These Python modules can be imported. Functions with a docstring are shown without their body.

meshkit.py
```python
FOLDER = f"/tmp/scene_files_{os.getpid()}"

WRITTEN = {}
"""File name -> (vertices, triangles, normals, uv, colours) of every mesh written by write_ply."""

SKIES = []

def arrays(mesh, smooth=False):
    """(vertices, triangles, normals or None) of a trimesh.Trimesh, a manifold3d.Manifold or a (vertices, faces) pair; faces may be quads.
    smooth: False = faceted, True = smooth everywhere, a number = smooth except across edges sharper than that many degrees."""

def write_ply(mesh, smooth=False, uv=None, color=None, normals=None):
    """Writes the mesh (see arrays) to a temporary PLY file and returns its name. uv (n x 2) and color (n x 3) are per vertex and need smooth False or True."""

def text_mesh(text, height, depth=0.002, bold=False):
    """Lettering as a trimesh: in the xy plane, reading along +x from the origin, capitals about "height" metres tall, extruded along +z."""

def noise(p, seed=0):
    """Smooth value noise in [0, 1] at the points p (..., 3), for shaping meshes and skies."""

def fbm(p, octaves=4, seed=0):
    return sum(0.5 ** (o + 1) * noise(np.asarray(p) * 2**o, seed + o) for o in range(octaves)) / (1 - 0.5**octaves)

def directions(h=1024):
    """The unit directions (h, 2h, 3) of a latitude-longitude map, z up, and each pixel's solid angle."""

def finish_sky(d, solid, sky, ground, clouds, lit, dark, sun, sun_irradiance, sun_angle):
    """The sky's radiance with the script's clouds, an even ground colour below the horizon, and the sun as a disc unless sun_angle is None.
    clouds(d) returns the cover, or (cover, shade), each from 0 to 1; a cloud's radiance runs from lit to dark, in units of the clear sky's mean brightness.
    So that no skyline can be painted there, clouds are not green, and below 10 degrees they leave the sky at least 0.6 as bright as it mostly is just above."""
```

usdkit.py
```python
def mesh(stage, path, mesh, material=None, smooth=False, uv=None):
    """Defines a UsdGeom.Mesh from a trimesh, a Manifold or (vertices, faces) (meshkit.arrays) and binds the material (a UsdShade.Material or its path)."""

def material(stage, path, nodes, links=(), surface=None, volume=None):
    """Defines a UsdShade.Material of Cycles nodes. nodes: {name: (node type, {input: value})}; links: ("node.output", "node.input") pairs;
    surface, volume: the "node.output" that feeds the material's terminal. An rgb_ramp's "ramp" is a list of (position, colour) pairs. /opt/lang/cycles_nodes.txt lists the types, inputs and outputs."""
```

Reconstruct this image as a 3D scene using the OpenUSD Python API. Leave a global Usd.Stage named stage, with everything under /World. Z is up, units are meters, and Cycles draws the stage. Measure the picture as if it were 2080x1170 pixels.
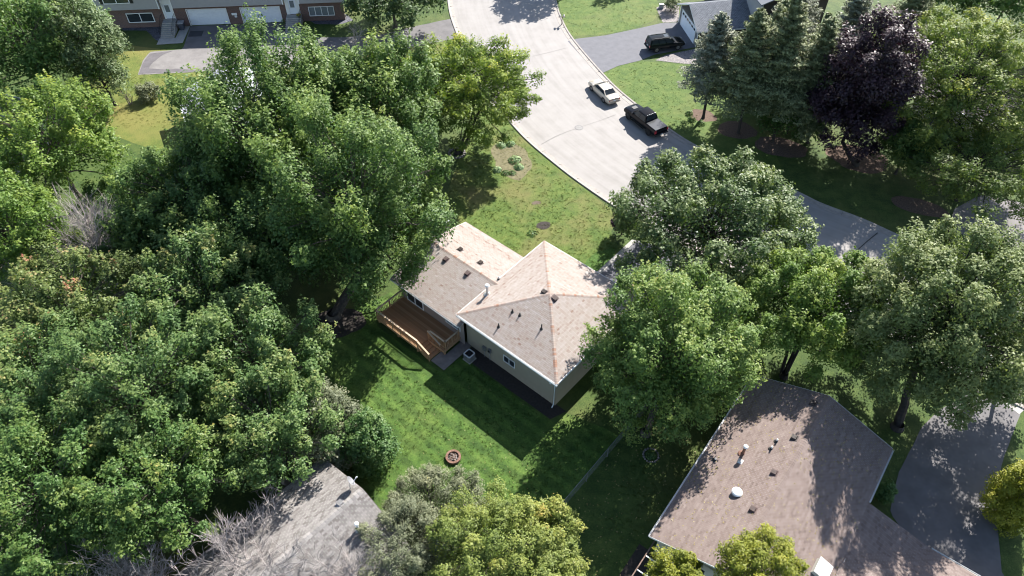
import math, random, sys
import numpy as np, trimesh, usdkit, meshkit
from pxr import Usd, UsdGeom, UsdLux, UsdShade, Gf, Sdf, Vt

rng = np.random.default_rng(7)
stage = Usd.Stage.CreateInMemory()
UsdGeom.SetStageUpAxis(stage, UsdGeom.Tokens.z)
UsdGeom.SetStageMetersPerUnit(stage, 1.0)
world = UsdGeom.Xform.Define(stage, '/World')
stage.SetDefaultPrim(world.GetPrim())
UsdGeom.Scope.Define(stage, '/World/Looks')

# ------------------------------------------------------------------ camera, sky, sun, exposure
CAM_H, PITCH, FPX, CX, CY = 50.0, math.radians(48.0), 1469.0, 1040.0, 585.0
SUN_EL, SUN_AZ = math.radians(40.0), math.radians(33.0)
SUN_I, SKY_S, EXPOSURE = 1.25, 0.085, 1.38

cam = UsdGeom.Camera.Define(stage, '/World/camera')
cam.AddTranslateOp().Set(Gf.Vec3d(0, 0, CAM_H))
cam.AddRotateXOp().Set(90 - math.degrees(PITCH))
cam.CreateHorizontalApertureAttr(36.0)
cam.CreateVerticalApertureAttr(20.25)
cam.CreateFocalLengthAttr(36.0 * FPX / 2080)
cam.CreateClippingRangeAttr(Gf.Vec2f(0.5, 2000))
cam.CreateExposureAttr(EXPOSURE)

skym = usdkit.material(stage, '/World/Looks/sky_light', {
    "sky": ("sky_texture", {"sky_type": "single_scattering", "sun_disc": False, "sun_elevation": SUN_EL, "sun_rotation": SUN_AZ}),
    "bg": ("background_shader", {"strength": SKY_S})}, [("sky.color", "bg.color")], surface="bg.background")
dome = UsdLux.DomeLight.Define(stage, '/World/sky')
UsdShade.MaterialBindingAPI.Apply(dome.GetPrim()).Bind(skym)
dome.GetPrim().SetCustomDataByKey('kind', 'structure')
sun = UsdLux.DistantLight.Define(stage, '/World/sun')
sun.CreateIntensityAttr(SUN_I)
sun.CreateNormalizeAttr(True)
sun.CreateAngleAttr(0.53)
sun.CreateColorAttr(Gf.Vec3f(1.0, 0.965, 0.905))
sun.AddRotateXYZOp().Set(Gf.Vec3f(-(90 - math.degrees(SUN_EL)), 0, -math.degrees(SUN_AZ)))


def at(px, py, z=0.0):
    """the point at height z that the photograph shows at px, py (2080 x 1170)"""
    x, y = (px - CX) / FPX, (py - CY) / FPX
    s, c = math.sin(PITCH), math.cos(PITCH)
    d = np.array([x, c - y * s, -s - y * c])
    return np.array([0, 0, CAM_H]) + (z - CAM_H) / d[2] * d


def scale_at(p):
    """pixels per metre of the photograph at the point p"""
    return FPX / (p[1] * math.cos(PITCH) - (p[2] - CAM_H) * math.sin(PITCH))


# ------------------------------------------------------------------ stage helpers
used = {}
origin = {}


def free(parent, name):
    n = used.setdefault(parent, {}).get(name, 0)
    used[parent][name] = n + 1
    return f"{parent}/{name}" if n == 0 else f"{parent}/{name}_{n:03d}"


def tag(p, label=None, cat=None, group=None, kind=None):
    p = p.GetPrim() if hasattr(p, 'GetPrim') else p
    for k, v in (('label', label), ('category', cat), ('group', group), ('kind', kind)):
        if v:
            p.SetCustomDataByKey(k, v)
    return p


def thing(name, label, cat, loc=(0, 0, 0), rz=0, group=None, kind=None, local=False):
    path = free('/World', name)
    x = UsdGeom.Xform.Define(stage, path)
    x.AddTranslateOp().Set(Gf.Vec3d(*map(float, loc)))
    if rz:
        x.AddRotateZOp().Set(math.degrees(rz))
    origin[path] = np.zeros(3) if local else np.array(loc, float)
    return tag(x, label, cat, group, kind)


class MB:
    """collects triangles of one mesh, with an optional tone per vertex"""
    def __init__(s):
        s.v, s.f, s.t, s.n = [], [], [], 0

    def add(s, v, f, tone=0.5):
        v = np.asarray(v, float)
        f = np.asarray(f, int)
        if f.shape[1] == 4:
            f = np.vstack([f[:, [0, 1, 2]], f[:, [0, 2, 3]]])
        s.v.append(v)
        s.f.append(f + s.n)
        s.t.append(np.broadcast_to(np.asarray(tone, float), (len(v),)))
        s.n += len(v)
        return s

    def ob(s, o, u, v, w, tone=0.5):
        """a block from the corner o along the three edges u, v, w"""
        o, u, v, w = (np.asarray(q, float) for q in (o, u, v, w))
        p = np.array([o, o + u, o + u + v, o + v, o + w, o + u + w, o + u + v + w, o + v + w])
        f = np.array([[3, 2, 1, 0], [4, 5, 6, 7], [0, 1, 5, 4], [1, 2, 6, 5], [2, 3, 7, 6], [3, 0, 4, 7]])
        if np.dot(np.cross(u, v), w) < 0:
            f = f[:, ::-1]
        return s.add(p, f, tone)

    def bx(s, x0, x1, y0, y1, z0, z1, tone=0.5):
        return s.ob((x0, y0, z0), (x1 - x0, 0, 0), (0, y1 - y0, 0), (0, 0, z1 - z0), tone)

    def tube(s, pts, rad, sides=6, tone=0.5, cap=True):
        p = np.asarray(pts, float)
        r = np.broadcast_to(np.asarray(rad, float), (len(p),))
        t = np.gradient(p, axis=0)
        t /= np.linalg.norm(t, axis=1, keepdims=True) + 1e-9
        ref = np.where(np.abs(t[:, 2:]) < 0.9, [[0, 0, 1.0]], [[1.0, 0, 0]])
        if len(p) > 1:
            ref[:] = ref[0]
        a = np.cross(t, ref)
        a /= np.linalg.norm(a, axis=1, keepdims=True) + 1e-9
        b = np.cross(t, a)
        g = np.arange(sides) * 2 * np.pi / sides
        v = p[:, None] + r[:, None, None] * (np.cos(g)[None, :, None] * a[:, None] + np.sin(g)[None, :, None] * b[:, None])
        i, j = np.meshgrid(np.arange(len(p) - 1), np.arange(sides), indexing='ij')
        q = np.stack([i * sides + j, i * sides + (j + 1) % sides, (i + 1) * sides + (j + 1) % sides, (i + 1) * sides + j], -1).reshape(-1, 4)[:, ::-1]
        s.add(v.reshape(-1, 3), q, tone)
        if cap and sides > 3:
            for k, rev in ((0, False), (len(p) - 1, True)):
                ring = v[k]
                f = np.array([[0, m, m + 1] for m in range(1, sides - 1)])
                s.add(ring, f[:, ::-1] if rev else f, tone)
        return s

    def lathe(s, c, prof, sides=20, tone=0.5):
        """prof: (radius, height) pairs turned round the vertical through c"""
        prof = np.asarray(prof, float)
        g = np.arange(sides) * 2 * np.pi / sides
        v = np.stack([prof[:, 0, None] * np.cos(g), prof[:, 0, None] * np.sin(g), np.repeat(prof[:, 1:2], sides, 1)], -1) + np.asarray(c, float)
        n = len(prof)
        i, j = np.meshgrid(np.arange(n - 1), np.arange(sides), indexing='ij')
        q = np.stack([i * sides + j, i * sides + (j + 1) % sides, (i + 1) * sides + (j + 1) % sides, (i + 1) * sides + j], -1).reshape(-1, 4)
        return s.add(v.reshape(-1, 3), q, tone)

    def poly(s, pts, tone=0.5):
        n = len(pts)
        return s.add(pts, [[0, i, i + 1] for i in range(1, n - 1)], tone)

    def arrays(s):
        return np.vstack(s.v), np.vstack(s.f), np.concatenate(s.t)


def put(name, mb, m, parent=None, smooth=False, label=None, cat=None, group=None, kind=None, tone=True):
    """one Mesh prim under parent (or /World) from an MB or a (v, f) pair"""
    if isinstance(mb, MB):
        v, f, t = mb.arrays()
    else:
        v, f = np.asarray(mb[0], float), np.asarray(mb[1], int)
        t = mb[2] if len(mb) > 2 else None
    if parent is None:
        path = free('/World', name)
        o = np.zeros(3)
    else:
        pp = str(parent.GetPath())
        path = free(pp, name)
        o = origin['/'.join(pp.split('/')[:3])] if '/'.join(pp.split('/')[:3]) in origin else np.zeros(3)
    g = usdkit.mesh(stage, path, (v - o, f), m, smooth=smooth)
    if tone and t is not None and smooth is False:
        UsdGeom.PrimvarsAPI(g).CreatePrimvar("tone", Sdf.ValueTypeNames.FloatArray, "vertex").Set(Vt.FloatArray.FromNumpy(t.astype(np.float32)))
    return tag(g, label, cat, group, kind)


def sub(name, parent):
    """an Xform part that holds sub-parts"""
    return UsdGeom.Xform.Define(stage, free(str(parent.GetPath()), name)).GetPrim()


# ------------------------------------------------------------------ materials
def M(name, nodes, links, surface="p.BSDF"):
    return usdkit.material(stage, '/World/Looks/' + name, nodes, links, surface=surface)


def plain(name, col, rough=0.6, var=0.12, scale=3.0, bump=0.0, bscale=40.0, metal=0.0, spec=0.5):
    c = np.array(col)
    nodes = {"g": ("geometry", {}), "n": ("noise_texture", {"scale": scale, "detail": 5.0, "roughness": 0.65}),
             "r": ("rgb_ramp", {"ramp": [(0.3, c * (1 - var)), (0.7, np.minimum(c * (1 + var), 1))]}),
             "p": ("principled_bsdf", {"roughness": rough, "metallic": metal, "specular_ior_level": spec})}
    links = [("g.position", "n.vector"), ("n.fac", "r.fac"), ("r.color", "p.base_color")]
    if bump:
        nodes["n2"] = ("noise_texture", {"scale": bscale, "detail": 3.0})
        nodes["b"] = ("bump", {"strength": bump, "distance": 0.02})
        links += [("g.position", "n2.vector"), ("n2.fac", "b.height"), ("b.normal", "p.normal")]
    return M(name, nodes, links)


def toned(name, ramp, rough=0.8, grain=0.12, gscale=9.0, bump=0.3, bscale=60.0, spec=0.3):
    """colour from the tone of each piece, with a grain over it"""
    nodes = {"g": ("geometry", {}), "a": ("attribute", {"attribute": "tone"}), "n": ("noise_texture", {"scale": gscale, "detail": 6.0, "roughness": 0.7}),
             "k": ("math", {"math_type": "multiply_add", "value2": 2 * grain, "value3": -grain}), "s": ("math", {"math_type": "add"}),
             "r": ("rgb_ramp", {"ramp": ramp}), "n2": ("noise_texture", {"scale": bscale, "detail": 3.0}),
             "b": ("bump", {"strength": bump, "distance": 0.01}), "p": ("principled_bsdf", {"roughness": rough, "specular_ior_level": spec})}
    links = [("g.position", "n.vector"), ("n.fac", "k.value1"), ("a.fac", "s.value1"), ("k.value", "s.value2"), ("s.value", "r.fac"), ("r.color", "p.base_color"),
             ("g.position", "n2.vector"), ("n2.fac", "b.height"), ("b.normal", "p.normal")]
    return M(name, nodes, links)


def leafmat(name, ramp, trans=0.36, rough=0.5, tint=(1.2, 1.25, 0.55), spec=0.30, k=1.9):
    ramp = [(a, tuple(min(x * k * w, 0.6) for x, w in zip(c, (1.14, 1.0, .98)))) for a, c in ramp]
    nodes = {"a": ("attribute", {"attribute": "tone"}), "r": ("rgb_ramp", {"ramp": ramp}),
             "p": ("principled_bsdf", {"roughness": rough, "specular_ior_level": spec}),
             "m": ("mix", {"mix_type": "multiply", "fac": 1.0, "color2": tint}),
             "t": ("translucent_bsdf", {}), "x": ("mix_closure", {"fac": trans})}
    links = [("a.fac", "r.fac"), ("r.color", "p.base_color"), ("r.color", "m.color1"), ("m.color", "t.color"), ("p.BSDF", "x.closure1"), ("t.BSDF", "x.closure2")]
    return M(name, nodes, links, "x.closure")


def grassmat(name, cols, dry, dry_at=(0.45, 0.65), big=0.09, stripe=None):
    """cols: dark, mid, light green; dry: the straw colour of worn areas"""
    nodes = {"g": ("geometry", {}),
             "nf": ("noise_texture", {"scale": 7.0, "detail": 8.0, "roughness": 0.8}),
             "nm": ("noise_texture", {"scale": 0.9, "detail": 5.0, "roughness": 0.65}),
             "nb": ("noise_texture", {"scale": big, "detail": 6.0, "roughness": 0.62}),
             "nh": ("noise_texture", {"scale": 26.0, "detail": 4.0, "roughness": 0.8}),
             "k": ("math", {"math_type": "multiply_add", "value2": 0.55}), "k2": ("math", {"math_type": "multiply", "value2": 0.45}),
             "r": ("rgb_ramp", {"ramp": [(0.40, cols[0]), (0.5, cols[1]), (0.60, cols[2])]}),
             "rd": ("rgb_ramp", {"ramp": [(dry_at[0], (0, 0, 0)), (dry_at[1], (1, 1, 1))]}),
             "sd": ("mix", {"mix_type": "mix", "color2": dry}),
             "rh": ("rgb_ramp", {"ramp": [(0.38, (0.55, 0.55, 0.55)), (0.62, (1.4, 1.4, 1.3))]}),
             "mh": ("mix", {"mix_type": "multiply", "fac": 1.0}),
             "b": ("bump", {"strength": 0.9, "distance": 0.06}),
             "p": ("principled_bsdf", {"roughness": 0.75, "specular_ior_level": 0.25})}
    links = [("g.position", n + ".vector") for n in ("nf", "nm", "nb", "nh")]
    links += [("nm.fac", "k2.value1"), ("nf.fac", "k.value1"), ("k2.value", "k.value3"), ("k.value", "r.fac"), ("nb.fac", "rd.fac"), ("rd.color", "sd.fac"), ("r.color", "sd.color1"),
              ("nh.fac", "rh.fac"), ("sd.color", "mh.color1"), ("rh.color", "mh.color2"), ("nh.fac", "b.height"), ("b.normal", "p.normal")]
    last = "mh.color"
    if stripe:
        nodes["mp"] = ("mapping", {"rotation": (0, 0, stripe), "scale": (1, 1, 1)})
        nodes["w"] = ("wave_texture", {"wave_type": "bands", "bands_direction": "x", "scale": 0.27, "distortion": 1.6, "detail": 2.0, "detail_scale": 1.5})
        nodes["rw"] = ("rgb_ramp", {"ramp": [(0.2, (0.82, 0.84, 0.82)), (0.8, (1.16, 1.14, 1.1))]})
        nodes["mw"] = ("mix", {"mix_type": "multiply", "fac": 1.0})
        links += [("g.position", "mp.vector"), ("mp.vector", "w.vector"), ("w.fac", "rw.fac"), ("mh.color", "mw.color1"), ("rw.color", "mw.color2")]
        last = "mw.color"
    links.append((last, "p.base_color"))
    return M(name, nodes, links)


m_grass = grassmat('grass_mixed', [(.026, .052, .011), (.052, .090, .018), (.090, .125, .030)], (.12, .125, .04), (.48, .75))
m_grass_duplex = grassmat('grass_yellowed', [(.052, .092, .016), (.100, .138, .024), (.155, .170, .040)], (.19, .17, .05), (.42, .66))
m_grass_back = grassmat('grass_watered', [(.030, .070, .012), (.060, .120, .020), (.100, .160, .034)], (.12, .15, .035), (.5, .8), stripe=math.radians(41 + 90))
m_grass_front = grassmat('grass_worn', [(.040, .078, .012), (.080, .128, .020), (.125, .160, .034)], (.17, .145, .055), (.46, .72), big=0.16)
m_grass_lush = grassmat('grass_lush', [(.030, .075, .010), (.055, .120, .016), (.080, .150, .026)], (.13, .15, .04), (.6, .9))
m_soil = plain('bare_soil', (.11, .085, .06), .95, .35, 5, .6, 30)
m_mulch_red = plain('bark_mulch_red', (.115, .075, .055), .95, .45, 6, .9, 25)
m_mulch_dark = plain('bark_mulch_dark', (.035, .028, .024), .95, .45, 6, .9, 25)
m_gravel = M('landscape_gravel', {"g": ("geometry", {}), "v": ("voronoi_texture", {"scale": 9.0}), "r": ("rgb_ramp", {"ramp": [(0.0, (.30, .26, .25)), (0.5, (.22, .20, .20)), (1.0, (.12, .11, .115))]}),
                                  "sc": ("separate_color", {}), "b": ("bump", {"strength": 0.9, "distance": 0.05}), "p": ("principled_bsdf", {"roughness": 0.85})},
             [("g.position", "v.vector"), ("v.color", "sc.color"), ("sc.r", "r.fac"), ("v.distance", "b.height"), ("r.color", "p.base_color"), ("b.normal", "p.normal")])
m_rock_blue = M('dark_river_rock', {"g": ("geometry", {}), "v": ("voronoi_texture", {"scale": 6.0}), "r": ("rgb_ramp", {"ramp": [(0.0, (.12, .12, .145)), (1.0, (.05, .05, .065))]}),
                                    "sc": ("separate_color", {}), "b": ("bump", {"strength": 0.9, "distance": 0.06}), "p": ("principled_bsdf", {"roughness": 0.8})},
                [("g.position", "v.vector"), ("v.color", "sc.color"), ("sc.r", "r.fac"), ("v.distance", "b.height"), ("r.color", "p.base_color"), ("b.normal", "p.normal")])
m_asphalt = plain('driveway_asphalt', (.115, .115, .130), .85, .12, 1.4, .35, 60)
m_asphalt_new = plain('driveway_asphalt_dark', (.128, .120, .122), .85, .22, .6, .35, 60)
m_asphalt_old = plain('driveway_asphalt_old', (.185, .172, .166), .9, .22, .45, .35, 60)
m_asphalt_patch = plain('asphalt_patch', (.045, .045, .05), .85, .2, 1.0, .3, 60)
m_concrete = plain('concrete', (.34, .325, .305), .85, .12, 2.0, .2, 50)
m_kerb = plain('kerb_concrete', (.30, .27, .245), .85, .16, 2.5, .2, 50)
m_patio = plain('patio_concrete', (.20, .175, .16), .85, .25, 2.0, .2, 50)
m_crack = plain('sealed_crack', (.225, .212, .20), .8, .3, 3)
m_crack_dark = plain('sealed_joint', (.04, .04, .042), .7, .3, 3)
m_road = M('street_surface', {"g": ("geometry", {}), "a": ("attribute", {"attribute": "tone"}),
                              "cb": ("combine_xyz", {}), "sx": ("separate_xyz", {}),
                              "ns": ("noise_texture", {"scale": 2.2, "detail": 3.0}), "n1": ("noise_texture", {"scale": 0.5, "detail": 7.0, "roughness": 0.65}),
                              "n2": ("noise_texture", {"scale": 45.0, "detail": 3.0, "roughness": 0.8}),
                              "l": ("math", {"math_type": "multiply", "value2": 0.05}), "k": ("math", {"math_type": "multiply_add", "value2": 0.5}), "k2": ("math", {"math_type": "multiply", "value2": 0.5}),
                              "r": ("rgb_ramp", {"ramp": [(0.34, (.245, .229, .215)), (0.5, (.288, .270, .256)), (0.66, (.315, .297, .283))]}),
                              "rg": ("rgb_ramp", {"ramp": [(0.3, (.86, .86, .86)), (0.7, (1.1, 1.1, 1.1))]}), "mg": ("mix", {"mix_type": "multiply", "fac": 1.0}),
                              "b": ("bump", {"strength": 0.3, "distance": 0.01}), "p": ("principled_bsdf", {"roughness": 0.85, "specular_ior_level": 0.3})},
           [("g.position", "sx.vector"), ("sx.y", "l.value1"), ("a.fac", "cb.x"), ("l.value", "cb.y"), ("cb.vector", "ns.vector"), ("g.position", "n1.vector"), ("g.position", "n2.vector"),
            ("ns.fac", "k2.value1"), ("n1.fac", "k.value1"), ("k2.value", "k.value3"), ("k.value", "r.fac"), ("n2.fac", "rg.fac"), ("r.color", "mg.color1"), ("rg.color", "mg.color2"),
            ("mg.color", "p.base_color"), ("n2.fac", "b.height"), ("b.normal", "p.normal")])
m_bark = plain('bark_grey', (.085, .070, .058), .95, .4, 5, .8, 14)
m_bark_dark = plain('bark_dark', (.035, .028, .024), .95, .4, 5, .8, 14)
m_bark_pale = plain('bark_bare_grey', (.30, .265, .25), .9, .25, 5, .3, 14)
m_bark_brown = plain('bark_bare_brown', (.17, .135, .12), .9, .3, 5, .3, 14)

m_tan_shingle = toned('tan_shingle', [(0.0, (.205, .140, .112)), (0.14, (.260, .205, .175)), (0.45, (.290, .248, .220)), (0.75, (.312, .275, .250)), (1.0, (.34, .305, .282))], .95, .10, 14, .5, 70)
m_tan_cap = toned('tan_ridge_cap', [(0.0, (.27, .155, .11)), (0.2, (.275, .205, .17)), (1.0, (.31, .265, .235))], .95, .1, 14, .5, 70)
m_brown_shingle = toned('brown_shingle', [(0.0, (.140, .106, .093)), (0.5, (.188, .146, .130)), (1.0, (.225, .180, .162))], .95, .12, 12, .5, 70)
m_grey_shingle = toned('weathered_grey_shingle', [(0.0, (.15, .135, .125)), (0.5, (.205, .19, .178)), (1.0, (.26, .242, .228))], .95, .12, 12, .5, 70)
m_blue_shingle = toned('blue_grey_shingle', [(0.0, (.14, .15, .17)), (0.5, (.185, .195, .215)), (1.0, (.23, .24, .26))], .95, .10, 12, .5, 70)
m_pale_shingle = toned('pale_grey_shingle', [(0.0, (.30, .31, .33)), (0.5, (.36, .37, .39)), (1.0, (.42, .43, .45))], .95, .08, 12, .4, 70)
m_white = plain('white_trim', (.74, .74, .73), .5, .05, 3)
m_white_door = plain('white_door', (.72, .75, .80), .5, .04, 3)
m_tan_siding = plain('tan_siding', (.33, .285, .215), .7, .06, 3)
m_pink_siding = plain('taupe_siding', (.30, .25, .22), .7, .06, 3)
m_grey_siding = plain('grey_siding', (.33, .32, .32), .7, .05, 3)
m_dgrey_siding = plain('dark_grey_siding', (.15, .15, .155), .7, .08, 3)
m_brown_siding = plain('brown_siding', (.07, .055, .045), .75, .12, 3)
m_cream_siding = plain('cream_siding', (.42, .40, .35), .7, .06, 3)
m_soffit = plain('soffit', (.45, .43, .40), .7, .05, 3)
m_glass = M('window_glass', {"p": ("principled_bsdf", {"base_color": (.02, .024, .028), "roughness": 0.06, "specular_ior_level": 0.8})}, [])
m_curtain_glass = M('curtained_window_glass', {"p": ("principled_bsdf", {"base_color": (.16, .18, .19), "roughness": 0.12, "specular_ior_level": 0.6})}, [])
m_dark_gap = plain('dark_opening', (.01, .01, .011), .9, .1, 3)
m_metal = plain('galvanised_metal', (.50, .50, .50), .35, .12, 6, metal=0.8)
m_metal_white = plain('painted_metal', (.68, .68, .66), .45, .08, 5)
m_vent_dark = plain('dark_roof_vent', (.055, .04, .036), .6, .15, 6)
m_vent_brown = plain('brown_roof_vent', (.10, .062, .055), .6, .15, 6)
m_black_pipe = plain('black_pipe', (.02, .02, .02), .6, .1, 6)
m_rust = plain('rusty_flue', (.16, .075, .05), .75, .3, 10)
m_black_rail = plain('black_iron', (.012, .012, .014), .45, .1, 5)
m_bin = plain('blue_bin_plastic', (.06, .065, .085), .5, .1, 5)
m_terracotta = plain('planter_grey', (.18, .17, .16), .8, .15, 5)
m_deck = toned('deck_boards', [(0.0, (.26, .135, .062)), (0.5, (.35, .19, .095)), (1.0, (.43, .255, .14))], .7, .16, 6, .3, 40)
m_cedar = toned('cedar_railing', [(0.0, (.33, .19, .095)), (0.5, (.40, .24, .13)), (1.0, (.47, .30, .17))], .7, .12, 6, .2, 40)
m_cedar_top = toned('cedar_rail_cap', [(0.0, (.44, .32, .21)), (1.0, (.54, .41, .28))], .65, .12, 6, .2, 40)
m_brick = M('red_brick', {"tc": ("texture_coordinate", {}), "g": ("geometry", {}), "mp": ("mapping", {"rotation": (math.radians(90), 0, 0)}),
                          "br": ("brick_texture", {"color1": (.15, .065, .048), "color2": (.085, .045, .038), "mortar": (.20, .175, .16), "scale": 1.0, "brick_width": 0.21, "row_height": 0.075, "mortar_size": 0.009}),
                          "p": ("principled_bsdf", {"roughness": 0.9})},
            [("g.position", "mp.vector"), ("mp.vector", "br.vector"), ("br.color", "p.base_color")])
m_chimney = plain('brown_chase', (.085, .065, .055), .85, .2, 6)
m_pit = toned('fire_pit_block', [(0, (.14, .075, .055)), (1, (.24, .14, .105))], .9, .15, 10, .5, 40)
m_wood_grey = plain('firewood', (.17, .115, .09), .9, .3, 9)
m_stone = plain('field_stone', (.17, .155, .145), .9, .25, 5, .5, 15)
m_boulder = plain('pale_boulder', (.36, .31, .27), .9, .2, 4, .5, 12)
m_blue_ball = plain('blue_ball', (.02, .16, .42), .4, .05, 3)
m_fence = plain('fence_wire', (.15, .155, .16), .55, .1, 5, metal=0.3)

# foliage: tone runs from inner green with shade painted in to the sunlit-looking or turning leaf
L_silver = leafmat('leaf_silver_maple', [(0, (.018, .044, .014)), (.45, (.038, .080, .022)), (.8, (.080, .130, .032)), (1, (.13, .175, .04))])
L_maple = leafmat('leaf_norway_maple', [(0, (.020, .044, .016)), (.5, (.045, .080, .027)), (.85, (.086, .122, .042)), (1, (.128, .155, .058))], rough=.5, spec=.4)
L_maple2 = leafmat('leaf_sugar_maple', [(0, (.020, .050, .014)), (.5, (.042, .090, .024)), (.85, (.088, .130, .034)), (1, (.15, .15, .04))])
L_maple3 = leafmat('leaf_sun_maple', [(0, (.026, .060, .016)), (.45, (.058, .108, .028)), (.75, (.100, .150, .036)), (.92, (.15, .17, .045)), (1, (.20, .14, .07))])
L_maple_pale = leafmat('leaf_pale_maple', [(0, (.028, .054, .020)), (.5, (.064, .098, .036)), (.85, (.110, .145, .056)), (1, (.155, .18, .075))])
L_bright = leafmat('leaf_box_elder', [(0, (.026, .062, .014)), (.5, (.060, .112, .022)), (.85, (.112, .160, .030)), (1, (.17, .195, .036))])
L_mix = leafmat('leaf_turning_maple', [(0, (.022, .050, .018)), (.45, (.044, .090, .028)), (.75, (.080, .125, .040)), (.92, (.125, .150, .052)), (1, (.16, .155, .055))])
L_red = leafmat('leaf_reddening_maple', [(0, (.026, .052, .018)), (.4, (.056, .092, .03)), (.74, (.095, .130, .042)), (.90, (.16, .125, .06)), (1, (.22, .09, .075))])
L_locust = leafmat('leaf_honey_locust', [(0, (.028, .058, .018)), (.5, (.068, .108, .026)), (.82, (.130, .165, .032)), (1, (.20, .205, .034))], trans=.40)
L_locust_y = leafmat('leaf_honey_locust_yellow', [(0, (.034, .068, .016)), (.45, (.078, .128, .022)), (.8, (.155, .195, .026)), (1, (.25, .235, .03))], trans=.42)
L_purple = leafmat('leaf_purple_maple', [(0, (.010, .007, .011)), (.5, (.020, .013, .019)), (.85, (.044, .028, .034)), (1, (.09, .055, .052))], trans=.15, tint=(1.5, .6, .8), rough=.45, k=1.35)
L_spruce = leafmat('needle_spruce', [(0, (.030, .046, .020)), (.5, (.066, .092, .042)), (1, (.122, .150, .070))], trans=.1, rough=.55)
L_blue = leafmat('needle_blue_spruce', [(0, (.038, .050, .034)), (.5, (.080, .102, .072)), (1, (.145, .172, .125))], trans=.1, rough=.55)
L_pine = leafmat('needle_arborvitae', [(0, (.026, .050, .020)), (.5, (.052, .085, .036)), (1, (.095, .125, .055))], trans=.15, rough=.5)
L_olive = leafmat('leaf_olive_grey', [(0, (.040, .056, .032)), (.5, (.080, .100, .060)), (.9, (.125, .145, .085)), (1, (.22, .21, .05))], trans=.25)
L_yellow = leafmat('leaf_yellowing', [(0, (.040, .070, .018)), (.45, (.085, .122, .030)), (.78, (.135, .165, .040)), (.94, (.20, .19, .05)), (1, (.24, .14, .05))])
L_gold = leafmat('leaf_gold', [(0, (.045, .072, .010)), (.5, (.105, .130, .016)), (1, (.20, .20, .025))])
L_shrub = leafmat('leaf_shrub', [(0, (.018, .050, .016)), (.5, (.038, .085, .026)), (1, (.085, .135, .045))])
L_hosta = leafmat('leaf_hosta', [(0, (.05, .10, .05)), (.5, (.10, .17, .085)), (1, (.20, .27, .15))])
L_fallen = leafmat('leaf_fallen', [(0, (.10, .07, .03)), (.5, (.22, .20, .07)), (1, (.30, .29, .14))], trans=.1, k=1.0)


# ------------------------------------------------------------------ the ground, street, driveways and lawns
def catmull(pts, n=8):
    p = np.asarray(pts, float)
    p = np.vstack([2 * p[0] - p[1], p, 2 * p[-1] - p[-2]])
    out = []
    for i in range(1, len(p) - 2):
        for t in np.linspace(0, 1, n, endpoint=False):
            out.append(0.5 * (2 * p[i] + (p[i + 1] - p[i - 1]) * t + (2 * p[i - 1] - 5 * p[i] + 4 * p[i + 1] - p[i + 2]) * t * t + (3 * p[i] - p[i - 1] - 3 * p[i + 1] + p[i + 2]) * t ** 3))
    return np.array(out + [p[-2]])


def resample(p, step):
    d = np.r_[0, np.cumsum(np.linalg.norm(np.diff(p, axis=0), axis=1))]
    s = np.linspace(0, d[-1], max(2, int(round(d[-1] / step)) + 1))
    return np.stack([np.interp(s, d, p[:, k]) for k in range(p.shape[1])], 1)


def offset(p, d):
    t = np.gradient(p, axis=0)
    t /= np.linalg.norm(t, axis=1, keepdims=True)
    return p + d * np.stack([-t[:, 1], t[:, 0]], 1)


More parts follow.
